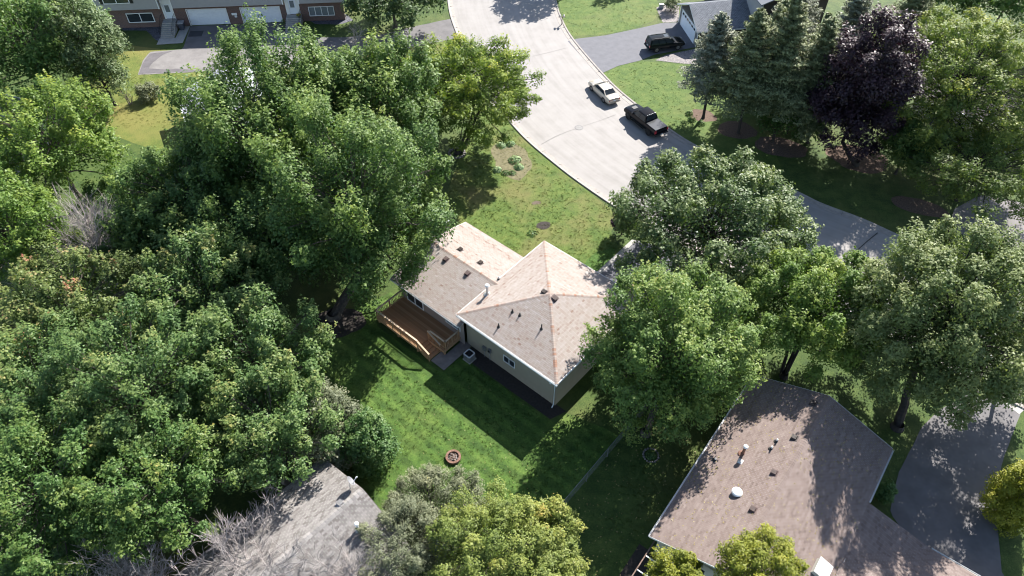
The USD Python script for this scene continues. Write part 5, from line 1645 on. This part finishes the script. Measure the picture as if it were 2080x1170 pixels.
# ------------------------------------------------------------------ vehicles
def loft(mb, st, tone=.5):
    """stations (x, half ring of (y, z) from the bottom middle to the top middle), mirrored and skinned"""
    R = []
    for x, ring in st:
        a = [(x, y, z) for y, z in ring]
        b = [(x, -y, z) for y, z in ring[::-1] if y > 1e-6]
        R.append(a + b)
    R = np.array(R)
    n, k = R.shape[:2]
    f = np.array([[i * k + j, i * k + (j + 1) % k, (i + 1) * k + (j + 1) % k, (i + 1) * k + j] for i in range(n - 1) for j in range(k)])
    mb.add(R.reshape(-1, 3), f, tone)
    for i, rev in ((0, False), (n - 1, True)):
        c = R[i].mean(0)
        v = np.vstack([R[i], c])
        ff = np.array([[k, (j + 1) % k, j] for j in range(k)])
        mb.add(v, ff[:, ::-1] if rev else ff, tone)
    return mb


def paint(name, col, rough=.25, metal=0.0, coat=1.0, spec=.5):
    return M(name, {"p": ("principled_bsdf", {"base_color": col, "roughness": rough, "metallic": metal, "coat_weight": coat, "coat_roughness": .05, "specular_ior_level": spec})}, [])


m_tyre = plain('tyre', (.018, .018, .018), .85, .2, 8)
m_rim_silver = plain('silver_rim', (.45, .45, .45), .35, .05, 8, metal=.8)
m_rim_black = plain('black_rim', (.03, .03, .03), .35, .1, 8)
m_lamp_red = paint('tail_lamp_red', (.42, .012, .02), .2)
m_lamp_clear = paint('head_lamp', (.65, .66, .66), .12)
m_carglass = M('car_glass', {"p": ("principled_bsdf", {"base_color": (.045, .055, .062), "roughness": .03, "specular_ior_level": .9})}, [])
m_plastic = plain('black_trim', (.014, .014, .014), .5, .1, 8)
m_plate = plain('number_plate', (.55, .58, .62), .5, .08, 20)


def vehicle(name, label, cat, pos, ang, st, cab, m_body, wheels, wr, rim, extra=None, m_roof=None):
    """st: body stations; cab: (bottom x0, x1, half width, z, top x0, x1, half width, z)"""
    t = thing(name, label, cat, (pos[0], pos[1], pos[2] if len(pos) > 2 else .03), ang, local=True)
    half = lambda w, zb, zs, zt: [(0, zb), (w * .80, zb), (w * .97, zb + .10), (w, (zb + zs) / 2), (w * .985, zs), (w * .93, zt - .05), (w * .82, zt), (w * .4, zt + .025), (0, zt + .03)]
    mb = loft(MB(), [(x, half(w, zb, zs, zt)) for x, w, zb, zs, zt in st])
    put('body', mb, m_body, t, smooth=35)
    bx0, bx1, bw, bz, tx0, tx1, tw, tz = cab
    B = [np.array([bx1, -bw, bz]), np.array([bx1, bw, bz]), np.array([bx0, bw, bz]), np.array([bx0, -bw, bz])]
    T = [np.array([tx1, -tw, tz]), np.array([tx1, tw, tz]), np.array([tx0, tw, tz]), np.array([tx0, -tw, tz])]
    pts = B + [b + np.array([0, 0, .0]) for b in B]
    cx = (tx0 + tx1) / 2
    for q, b in zip(T, B):
        c = np.array([q[0] - .10 * np.sign(q[0] - cx), q[1], q[2] - .03])
        d = np.array([q[0], q[1] - .10 * np.sign(q[1]), q[2] - .03])
        e = np.array([q[0] - .16 * np.sign(q[0] - cx), q[1] - .16 * np.sign(q[1]), q[2] + .02])
        pts += [c, d, e, q * .93 + b * .07]
    pts += [np.array([cx, 0, tz + .045])]
    hull = trimesh.convex.convex_hull(np.array(pts))
    put('cabin', (np.array(hull.vertices), np.array(hull.faces)), m_roof or m_body, t, smooth=30)

    def pane(nm, a, b, c, d, m=m_carglass, ins=(.06, .94, .10, .90)):
        """glass on the cabin face with the corners a, b (bottom) c, d (top)"""
        n = unit(np.cross(b - a, d - a))
        mid = (a + b + c + d) / 4
        if n @ (mid - np.array([cx, 0, (bz + tz) / 2])) < 0:
            n = -n
        P = lambda u, v: (a * (1 - u) + b * u) * (1 - v) + (d * (1 - u) + c * u) * v
        q = [P(ins[0], ins[2]), P(ins[1], ins[2]), P(ins[1], ins[3]), P(ins[0], ins[3])]
        v = [x + n * .022 for x in q] + [x - n * .02 for x in q]
        put(nm, MB().add(v, [[0, 1, 2, 3], [3, 2, 1, 0], [0, 1, 5, 4], [1, 2, 6, 5], [2, 3, 7, 6], [3, 0, 4, 7]]), m, t)
    pane('windscreen', B[0], B[1], T[1], T[0])
    pane('rear_window', B[2], B[3], T[3], T[2], ins=(.07, .93, .22, .92))
    nside = extra.get('side', 2)
    for sgn in (0, 1):
        a, b, c, d = (B[1], B[2], T[2], T[1]) if sgn else (B[3], B[0], T[0], T[3])
        if sgn == 0:
            a, b, c, d = b, a, d, c
        for k in range(nside):
            u0, u1 = .05 + .90 * k / nside, .05 + .90 * (k + 1) / nside
            pane('side_window', a, b, c, d, ins=(u0 + .012, u1 - .012, .12, .90))
    hw = max(s[1] for s in st)
    for x in wheels:
        for sy in (-1, 1):
            w = sub('wheel', t)
            y1 = sy * (hw + .012)
            ang_ = np.arange(22) * 2 * np.pi / 22

            def disc(r, y):
                return np.stack([x + r * np.cos(ang_), np.full(22, y), wr + r * np.sin(ang_)], 1)
            prof = [(wr - .02, y1 - sy * .22), (wr, y1 - sy * .19), (wr, y1 - sy * .03), (wr - .03, y1), (wr * .66, y1), (wr * .62, y1 - sy * .03)]
            V = np.vstack([disc(r, y) for r, y in prof])
            f = np.array([[i * 22 + j, i * 22 + (j + 1) % 22, (i + 1) * 22 + (j + 1) % 22, (i + 1) * 22 + j] for i in range(5) for j in range(22)])
            put('tyre', MB().add(V, f if sy > 0 else f[:, ::-1]), m_tyre, w)
            rm = MB()
            ctr = np.array([[x, y1 - sy * .01, wr]])
            dk = disc(wr * .62, y1 - sy * .03)
            rm.add(np.vstack([dk, ctr]), [[22, j, (j + 1) % 22] for j in range(22)]).add(np.vstack([dk, ctr]), [[22, (j + 1) % 22, j] for j in range(22)])
            put('rim', rm, rim, w)
            # arch: a dark band round the wheel opening
            am = MB()
            h = np.linspace(-.15, math.pi + .15, 16)
            for j in range(15):
                q = [(x + r * math.cos(g), sy * (hw + .006), wr + r * math.sin(g)) for r, g in ((wr - .01, h[j]), (wr + .07, h[j]), (wr + .07, h[j + 1]), (wr - .01, h[j + 1]))]
                am.add(q, [[0, 1, 2, 3], [3, 2, 1, 0]])
            put('wheel_arch', am, m_plastic, t)
    xf, xr = st[-1][0], st[0][0]
    for nm, m, x, w, d, z0, z1, y in extra['lamps']:
        for sy in (-1, 1):
            put(nm, MB().bx(x - d / 2, x + d / 2, sy * y - w / 2, sy * y + w / 2, z0, z1), m, t)
    for sy in (-1, 1):
        put('mirror', MB().bx(bx1 - .42, bx1 - .22, sy * (bw + .02), sy * (bw + .24), bz + .03, bz + .20), extra.get('mirror', m_body), t)
    for nm, m, bxs in extra.get('boxes', ()):
        mb = MB()
        for b in bxs:
            mb.bx(*b)
        put(nm, mb, m, t)
    return t


def heading(p, q):
    a, b = at(*p), at(*q)
    return math.atan2(b[1] - a[1], b[0] - a[0])


m_beige = paint('beige_car_paint', (.42, .37, .30), .3, .3)
m_blackp = paint('black_truck_paint', (.004, .0045, .006), .06, coat=0.0, spec=.2)
m_blackg = paint('dark_green_black_paint', (.005, .007, .008), .08, coat=0.0, spec=.22)
c = at(1226, 186, .5)
vehicle('parked_sedan', 'beige four door sedan parked at the far kerb ahead of the pickup', 'car', (c[0], c[1], .04), math.atan2(5.1, -2.55),
        [(-2.50, .70, .38, .55, .74), (-2.44, .82, .28, .62, .92), (-2.0, .89, .24, .66, .99), (-1.2, .92, .24, .68, 1.0), (0, .925, .24, .68, .98), (1.0, .92, .24, .66, .96), (1.7, .90, .24, .62, .90), (2.2, .85, .25, .58, .80), (2.44, .76, .28, .52, .70), (2.52, .64, .36, .48, .60)],
        (-1.70, 1.22, .82, .97, -.95, .36, .63, 1.40), m_beige, (-1.42, 1.40), .33, m_rim_silver,
        dict(lamps=(('tail_light', m_lamp_red, -2.46, .52, .06, .66, .80, .50), ('headlight', m_lamp_clear, 2.42, .34, .10, .56, .68, .58)), boxes=(('bumper', plain('beige_trim', (.30, .26, .21), .5, .05, 8), [(-2.55, -2.44, -.80, .80, .40, .56)]), ('number_plate', m_plate, [(-2.535, -2.49, -.16, .16, .62, .74)]))))
c = at(1310, 244, .7)
vehicle('pickup_truck', 'black crew cab pickup with covered bed parked behind the sedan', 'pickup truck', (c[0], c[1], .04), math.atan2(7.3, -4.5),
        [(-2.92, .93, .55, .85, 1.18), (-2.88, .98, .50, .9, 1.22), (-1.2, 1.0, .46, .9, 1.24), (0, 1.0, .45, .9, 1.23), (1.15, 1.0, .45, .9, 1.22), (1.6, .99, .45, .9, 1.23), (2.4, .97, .46, .88, 1.17), (2.78, .92, .48, .82, 1.08), (2.90, .84, .52, .76, .98)],
        (-1.12, 1.45, .93, 1.20, -.88, .62, .72, 1.93), m_blackp, (-1.78, 1.92), .42, m_rim_black,
        dict(mirror=m_blackp, lamps=(('tail_light', m_lamp_red, -2.90, .20, .07, .84, 1.16, .86), ('headlight', m_lamp_clear, 2.86, .34, .08, .86, 1.0, .66)),
             boxes=(('bed_cover', M('vinyl_bed_cover', {"p": ("principled_bsdf", {"base_color": (.05, .052, .056), "roughness": .2, "specular_ior_level": .7})}, []), [(-2.86, -1.16, -.86, .86, 1.262, 1.285)]),
                    ('rear_bumper', m_plastic, [(-3.05, -2.93, -.92, .92, .52, .72)]), ('number_plate', m_plate, [(-3.065, -3.052, -.16, .16, .56, .68)]),
                    ('cab_lamp', m_lamp_clear, [(-.86, -.80, y - .05, y + .05, 1.94, 1.972) for y in (-.5, -.25, 0, .25, .5)]),
                    ('hood_scoop', m_plastic, [(1.75, 2.25, -.32, .32, 1.235, 1.262)]), ('running_board', m_plastic, [(-.95, 1.25, .96, 1.08, .42, .47), (-.95, 1.25, -1.08, -.96, .42, .47)]))))
c = at(1351, 88, .7)
vehicle('dark_suv', 'dark older sport utility wagon parked nose to the grey garage', 'suv', (c[0], c[1], .03), heading((1313, 98), (1392, 88)),
        [(-2.50, .84, .48, .80, 1.02), (-2.46, .90, .42, .84, 1.08), (-1, .93, .40, .86, 1.10), (0, .935, .40, .86, 1.09), (1.0, .93, .40, .84, 1.07), (1.3, .92, .40, .82, 1.06), (2.1, .89, .42, .78, 1.0), (2.42, .83, .44, .74, .92), (2.50, .76, .50, .70, .84)],
        (-2.46, 1.12, .86, 1.06, -2.30, .42, .70, 1.76), m_blackg, (-1.45, 1.52), .37, m_rim_silver,
        dict(side=3, mirror=m_blackg, lamps=(('tail_light', m_lamp_red, -2.48, .16, .06, .78, 1.04, .78), ('headlight', m_lamp_clear, 2.46, .26, .08, .70, .86, .62)),
             boxes=(('roof_rack', m_plastic, [(-1.9, .1, .56, .60, 1.80, 1.84)]), ('roof_rack', m_plastic, [(-1.9, .1, -.60, -.56, 1.80, 1.84)]), ('sunroof', m_carglass, [(-.35, .20, -.36, .36, 1.785, 1.806)]),
                    ('rear_bumper', m_plastic, [(-2.62, -2.5, -.86, .86, .46, .62)]), ('number_plate', m_plate, [(-2.515, -2.49, -.16, .16, .72, .84)]))))

# ------------------------------------------------------------------ small things
b = at(1141, 50)
mbx = thing('mailbox', 'pair of grey mailboxes on one post at the far kerb', 'mailbox', b)
put('post', MB().bx(b[0] - .05, b[0] + .05, b[1] - .05, b[1] + .05, 0, 1.08), m_wood_grey, mbx)
put('arm', MB().bx(b[0] - .45, b[0] + .45, b[1] - .04, b[1] + .04, 1.082, 1.16), m_wood_grey, mbx)
for sx in (-.23, .23):
    g = np.linspace(0, math.pi, 9)
    prof = [(-.1, 0), (.1, 0)] + [(.1 * math.cos(x), .12 + .1 * math.sin(x)) for x in g]
    A0 = [np.array([b[0] + sx + y, b[1] - .26, 1.165 + z]) for y, z in prof]
    A1 = [p + np.array([0, .5, 0]) for p in A0]
    mm = MB().poly(A0).poly(A1[::-1])
    for i in range(len(prof)):
        j = (i + 1) % len(prof)
        mm.add([A0[i], A1[i], A1[j], A0[j]], [[0, 1, 2, 3], [3, 2, 1, 0]])
    put('box', mm, m_metal, mbx)
    put('flag', MB().bx(b[0] + sx + .105, b[0] + sx + .115, b[1] + .05, b[1] + .2, 1.25, 1.38), m_lamp_red, mbx)

# chain link fence between the back lawn and the brown house
F0, F1 = at(1141, 1037), at(1268, 886)
fd = unit(F1 - F0)
F0, F1 = F0 - fd * 5.0, F1 + fd * 3.0
L = np.linalg.norm(F1 - F0)
fs = np.array([-fd[1], fd[0], 0])
fence = thing('chain_link_fence', 'grey chain link fence along the right side of the back lawn', 'fence', F0)
np_ = int(L / 2.6)
for k in range(np_ + 1):
    p = F0 + fd * (L * k / np_)
    put('post', MB().tube([p, p + [0, 0, 1.26]], .028, 8).lathe(p, [(.04, 1.26), (.035, 1.30), (.001, 1.32)], 8), m_fence, fence)
put('top_rail', MB().tube([F0 + [0, 0, 1.22] + fs * .03, F1 + [0, 0, 1.22] + fs * .03], .026, 8), m_fence, fence)
wm = MB()
hh = 1.18
for k in range(int(-hh / .13), int(L / .13)):
    for s in (1, -1):
        x0 = k * .13 if s > 0 else k * .13 + hh
        x1 = x0 + s * hh
        t0, t1 = 0, 1
        a, c = (x0, 0), (x1, hh)
        lo, hi = min(max(a[0], 0), L), min(max(c[0], 0), L)
        if abs(hi - lo) < .05:
            continue
        za, zc_ = (lo - x0) * s, (hi - x0) * s
        wm.tube([F0 + fd * lo + fs * .032 + [0, 0, .03 + za], F0 + fd * hi + fs * .032 + [0, 0, .03 + zc_]], .0025, 3, cap=False)
put('wire_mesh', wm, m_fence, fence, kind='stuff')

# fire pit
c = at(921, 930)
pit = thing('fire_pit', 'round reddish block fire pit filled with sticks on the back lawn', 'fire pit', c)
for lv in range(2):
    n = 15
    for k in range(n):
        a0, a1 = (k + .5 * lv + .03) * 2 * np.pi / n, (k + .5 * lv + .97) * 2 * np.pi / n
        z0 = lv * .125
        zz = .12 + rng.uniform(-.006, .004)
        P = [c + np.array([r * math.cos(a), r * math.sin(a), z]) for z in (z0, z0 + zz) for r, a in ((.43, a0), (.60, a0), (.60, a1), (.43, a1))]
        put('block', MB().add(P, [[3, 2, 1, 0], [4, 5, 6, 7], [0, 1, 5, 4], [1, 2, 6, 5], [2, 3, 7, 6], [3, 0, 4, 7]], np.clip(rng.normal(.5, .25), 0, 1)), m_pit, pit)
put('ash', MB().lathe(c, [(.44, .05), (.25, .09), (.001, .10)], 16), m_mulch_dark, pit)
for k in range(34):
    a, r = rng.uniform(0, 6.28), rng.uniform(0, .30)
    p = c + np.array([r * math.cos(a), r * math.sin(a), rng.uniform(.10, .22)])
    d = units(rng.normal(size=3) * np.array([1, 1, .3])) * rng.uniform(.15, .36)
    q0, q1 = p - d, p + d
    for q in (q0, q1):
        m_ = np.linalg.norm(q[:2] - c[:2])
        if m_ > .41:
            q[:2] = c[:2] + (q[:2] - c[:2]) * .41 / m_
    put('stick', MB().tube([q0, q1], rng.uniform(.012, .03), 5), m_wood_grey if k % 3 else m_bark_pale, pit)


def stone(c, r, flat=.7):
    m = trimesh.creation.icosphere(2)
    v = np.array(m.vertices)
    v = v * (1 + .5 * (meshkit.fbm(v * 1.3 + rng.uniform(0, 50, 3), 3)[:, None] - .5)) * np.array([r, r * rng.uniform(.7, 1), r * flat])
    a = rng.uniform(0, 6.28)
    v = v @ np.array([[math.cos(a), math.sin(a), 0], [-math.sin(a), math.cos(a), 0], [0, 0, 1]])
    return v + c, np.array(m.faces)


def stone_ring(name, label, c, r, n, sr, mat):
    t = thing(name, label, 'stone ring', c)
    for k in range(n):
        a = k * 2 * np.pi / n
        put('stone', stone(c + np.array([r * math.cos(a), r * math.sin(a), sr * .35]), sr * rng.uniform(.85, 1.15)), mat, t, smooth=True)
    return t


stone_ring('stone_ring', 'ring of grey stones round the trunk of the front lawn locust', at(928, 312), .85, 15, .19, m_stone)
c = at(1322, 925)
stone_ring('flower_ring', 'small ring of grey stones round a plant in the shade beside the fence', c, .58, 17, .095, m_stone)


def leafy_plant(name, label, c, r, h, leaf, n, size, cat='plant', group=None, flower=None):
    t = thing(name, label, cat, c, group=group)
    a = rng.uniform(0, 6.28, n)
    q = np.sqrt(rng.uniform(.02, 1, n))
    pos = np.asarray(c) + np.stack([q * r * np.cos(a), q * r * np.sin(a), h * (1.05 - q * q) * rng.uniform(.5, 1, n) + .04], 1)
    nr = np.stack([np.cos(a) * q, np.sin(a) * q, np.full(n, 1.0)], 1) + rng.normal(0, .25, (n, 3))
    mb = MB()
    leaves(mb, pos, nr, size, np.clip(rng.normal(.5, .22, n), 0, 1), .7, .12)
    put('leaves', mb, leaf, t)
    if flower is not None:
        mb = MB()
        k = rng.permutation(n)[:n // 2]
        leaves(mb, pos[k] + [0, 0, .07], nr[k], size * .8, rng.uniform(.6, 1, len(k)), .9, .1)
        put('flowers', mb, flower, t)
    return t


for (x, y), r, h, lab in (((1018, 296), .62, .35, 'hosta clump at the top of the front lawn bed'), ((1036, 293), .60, .4, 'pale hosta clump at the upper right of the front lawn bed'), ((1046, 326), .75, .5, 'largest hosta clump, in the middle of the front lawn bed'),
                          ((1010, 346), .5, .35, 'small hosta clump at the lower left end of the bed'), ((1054, 340), .55, .35, 'hosta clump just below the largest one in the bed')):
    leafy_plant('hosta', lab, at(x, y), r, h, L_hosta, 120, .26, 'plant')
for (x, y), r in (((1026, 352), .5), ((1040, 352), .45)):
    leafy_plant('bed_weeds', 'green weeds %s at the bottom of the hosta bed' % ('on the left' if x < 1030 else 'on the right'), at(x, y), r, .25, L_shrub, 110, .16)
leafy_plant('ring_plant', 'dark leafy plant inside the small stone ring beside the fence', at(1322, 925), .45, .45, L_shrub, 150, .14)
leafy_plant('lawn_weed', 'clump of darker grass on the front lawn beside the dark bare spot', at(1081, 475), .55, .12, L_shrub, 90, .16)
for (x, y), lab in (((1405, 244), 'little leafy shrub left of the first spruce trunk'), ((1424, 252), 'little leafy shrub right of the first spruce trunk'), ((1400, 232), 'pale weeds beside the first spruce trunk')):
    leafy_plant('bed_shrub', lab, at(x, y), .5, .5, L_maple2, 120, .18, 'shrub')
L_mum = leafmat('yellow_mum', [(0, (.30, .22, .01)), (1, (.42, .34, .02))], trans=.2, k=1.3)
for i, (a, bq, z, lab) in enumerate(((rd1 - .16, -.85, 1.08, 'yellow flower pot on the landing of the right duplex steps'), (rd1 - .16, -2.45, .45, 'yellow flower pot halfway down the right duplex steps'))):
    c = DUP(a, bq, z)
    t = leafy_plant('flower_pot', lab, c + [0, 0, .25], .33, .3, L_shrub, 90, .14, 'flower pot', flower=L_mum)
    put('pot', MB().lathe(c, [(.001, .005), (.13, .005), (.19, .27), (.17, .28), (.15, .22), (.001, .22)], 14), m_terracotta, t)
c = DUP(gr1 + .45, -1.3)
t = leafy_plant('potted_plant', 'tall potted plant at the right edge of the right garage door', c + [0, 0, .4], .38, .7, L_shrub, 120, .16, 'potted plant')
put('pot', MB().lathe(c, [(.001, .005), (.16, .005), (.24, .42), (.2, .44), (.18, .36), (.001, .36)], 14), m_terracotta, t)
c = DUP(gr1 + .5, -2.4)
t = leafy_plant('potted_plant', 'low potted plant at the foot of the right duplex steps', c + [0, 0, .25], .3, .3, L_shrub, 80, .14, 'potted plant')
put('pot', MB().lathe(c, [(.001, .005), (.14, .005), (.2, .27), (.17, .28), (.15, .22), (.001, .22)], 14), m_terracotta, t)
for (x, y), r, lab, m_, nm, cat in (((580, 977), .36, 'pale boulder in dark shade above the grey roof', m_boulder, 'boulder', 'boulder'), ((481, 972), .32, 'tan boulder half hidden under the left thicket', m_boulder, 'boulder', 'boulder')):
    tag(put(nm, stone(at(x, y, r * .4), r), m_, smooth=True), lab, cat)
c = at(557, 978, .14)
s_ = trimesh.creation.icosphere(3, .14)
tag(put('ball', (np.array(s_.vertices) + c, np.array(s_.faces)), m_blue_ball, smooth=True), 'small blue ball in dark shade above the grey roof', 'ball')
c = at(1343, 16)
t = thing('utility_box', 'small pale utility box on the gravel by the grey garage', 'utility box', c)
put('cabinet', MB().bx(c[0] - .3, c[0] + .3, c[1] - .2, c[1] + .2, .0, .55), m_grey_siding, t)
put('lid', MB().bx(c[0] - .33, c[0] + .33, c[1] - .23, c[1] + .23, .552, .60), m_metal_white, t)
c = at(1470, 98)
t = thing('picnic_bench', 'reddish brown bench beside the grey garage wall', 'bench', c)
put('seat', MB().bx(c[0] - .8, c[0] + .8, c[1] - .2, c[1] + .2, .42, .47), m_cedar, t)
put('backrest', MB().bx(c[0] - .8, c[0] + .8, c[1] + .2, c[1] + .24, .55, .9), m_cedar, t)
for sx in (-.7, .62):
    put('leg', MB().bx(c[0] + sx, c[0] + sx + .08, c[1] - .18, c[1] + .24, 0, .418), m_cedar, t)

# fallen leaves: on the brown roof, on the lawns
def scatter_leaves(name, label, pts, nrm, size):
    mb = MB()
    n = len(pts)
    leaves(mb, pts, nrm + rng.normal(0, .18, (n, 3)), size, np.clip(rng.normal(.68, .22, n), 0, 1), .8, .1)
    tag(put(name, mb, L_fallen), label, 'fallen leaves', kind='stuff')


n = 1500
a = BLn * rng.uniform(0, 1, n)
bq = -BW * rng.uniform(0, 1, n) ** 1.2
keep = meshkit.fbm(np.c_[a * .5, bq * .5, np.zeros(n)], 3, 4) + rng.uniform(-.25, .25, n) > .46
a, bq = a[keep], bq[keep]
z = BE + np.minimum(-bq, BW + bq) * (BRZ - BE) / hb + .035
P = np.array([BF(i, j, k) for i, j, k in zip(a, bq, z)])
sg_ = np.where(-bq < hb, 1, -1)
scatter_leaves('fallen_leaves', 'yellow fallen leaves scattered over the brown roof', P, UPV + BF.ub * .35 * sg_[:, None], .10)
n = 420
a, bq = rng.uniform(-9, 15.5, n), rng.uniform(-15, -1, n)
keep = rng.uniform(0, 1, n) < np.clip((a + 4) / 14 + .15, 0, 1)
P = np.array([HF(i, j, .03) for i, j in zip(a[keep], bq[keep])])
scatter_leaves('fallen_leaves', 'pale fallen leaves strewn over the back lawn', P, np.tile(UPV, (len(P), 1)), .075)
n = 900
xy = np.c_[rng.uniform(4, 22, n), rng.uniform(17, 34, n)]
la, lb = (xy - HF.o) @ HF.ua[:2], (xy - HF.o) @ HF.ub[:2]
ba, bb = (xy - BF.o) @ BF.ua[:2], (xy - BF.o) @ BF.ub[:2]
keep = (la > 16.4) & (bb > .3)
P = np.c_[xy[keep], np.full(keep.sum(), .03)]
scatter_leaves('fallen_leaves', 'fallen leaves on the shaded ground between fence and brown house', P, np.tile(UPV, (len(P), 1)), .10)


# grass tufts: real blades over the lawns in view
tufts = UsdGeom.PointInstancer.Define(stage, '/World/grass')
tag(tufts, 'short lawn grass growing in tufts on the lawns round the houses', 'grass', kind='stuff')
L_blade = leafmat('grass_blade', [(0, (.055, .108, .018)), (.5, (.090, .145, .026)), (1, (.16, .175, .045))], trans=.35, k=1.0)
for kx in range(5):
    mb = MB()
    nb_ = 16
    aa, rr = rng.uniform(0, 6.28, nb_), rng.uniform(.0, .11, nb_)
    for a, r_ in zip(aa, rr):
        p = np.array([r_ * math.cos(a), r_ * math.sin(a), -.005])
        d = units(np.array([math.cos(a) * .8, math.sin(a) * .8, 1.0]) + rng.normal(0, .3, 3))
        s_ = units(np.cross(d, rng.normal(size=3))) * .012
        h_ = rng.uniform(.03, .065)
        mb.add([p - s_, p + s_, p + d * h_ + UPV * .0], [[0, 1, 2], [0, 2, 1]], np.clip(.12 + .2 * kx + rng.normal(0, .12), 0, 1))
    g_ = put('tuft', mb, L_blade, tufts)
tufts.CreatePrototypesRel().SetTargets([Sdf.Path('/World/grass/tuft' + ('' if k == 0 else f'_{k:03d}')) for k in range(5)])
from shapely.geometry import Polygon
from shapely import contains_xy
areas = [(HF.flat((-8.8, .2), (-7.4, .2), (-7.4, -3.3), (-.7, -3.3), (1.0, -3.3), (1.0, -.9), (10.9, -.8), (15.7, 1.6), (15.7, -7.8), (12, -13.7), (2, -16.7), (-4, -12.7), (-9.3, -7.8)), 17, 0.0),
         (np.vstack([HF.flat((-9.3, 10.8), (3.7, 11.2), (3.7, 17.6)), px((1258, 512), (1240, 470), (1255, 442), (1186, 386), (1130, 345), (1072, 298), (1030, 247), (1000, 210), (965, 225), (930, 330), (905, 400))]), 13, .35),
         (px((1140, 20), (1152, 58), (1164, 72), (1230, 68), (1296, 52), (1330, 40), (1338, 10), (1134, 0)), 3, .2), (px((1226, 150), (1262, 135), (1305, 125), (1400, 140), (1420, 190), (1430, 285), (1362, 262), (1270, 190)), 5, .2),
         (px((200, 110), (270, 150), (360, 152), (430, 150), (500, 160), (440, 200), (350, 260), (240, 260), (180, 190)), 6, .45), (BF.flat((0, .8), (16, .8), (17, 4.5), (0, 4.5)), 10, .1)]
PP, KK = [], []
for poly, dn, dry in areas:
    pg_ = Polygon(poly)
    x0, y0, x1, y1 = pg_.bounds
    n = int((x1 - x0) * (y1 - y0) * dn)
    q = np.c_[rng.uniform(x0, x1, n), rng.uniform(y0, y1, n)]
    q = q[contains_xy(pg_, q[:, 0], q[:, 1])]
    f_ = meshkit.fbm(np.c_[q * .55, np.zeros(len(q))], 4, 9) + .12 * rng.normal(size=len(q))
    q, f_ = q[f_ > .34], f_[f_ > .34]
    PP.append(np.c_[q, np.full(len(q), .006)])
    KK.append(np.clip(((f_ - .34) * 6 + dry * 3 + rng.normal(0, .7, len(q))), 0, 4).astype(int))
PP, KK = np.vstack(PP), np.concatenate(KK)
n = len(PP)
an = rng.uniform(0, math.pi, n)
tufts.CreatePositionsAttr(Vt.Vec3fArray.FromNumpy(PP.astype(np.float32)))
tufts.CreateProtoIndicesAttr(Vt.IntArray.FromNumpy(KK.astype(np.int32)))
tufts.CreateOrientationsAttr(Vt.QuathArray([Gf.Quath(float(math.cos(x)), 0, 0, float(math.sin(x))) for x in an]))
sc_ = rng.uniform(.7, 1.5, n)
tufts.CreateScalesAttr(Vt.Vec3fArray.FromNumpy(np.c_[sc_, sc_, sc_].astype(np.float32)))
if '-v' in sys.argv:
    print('tufts', n)
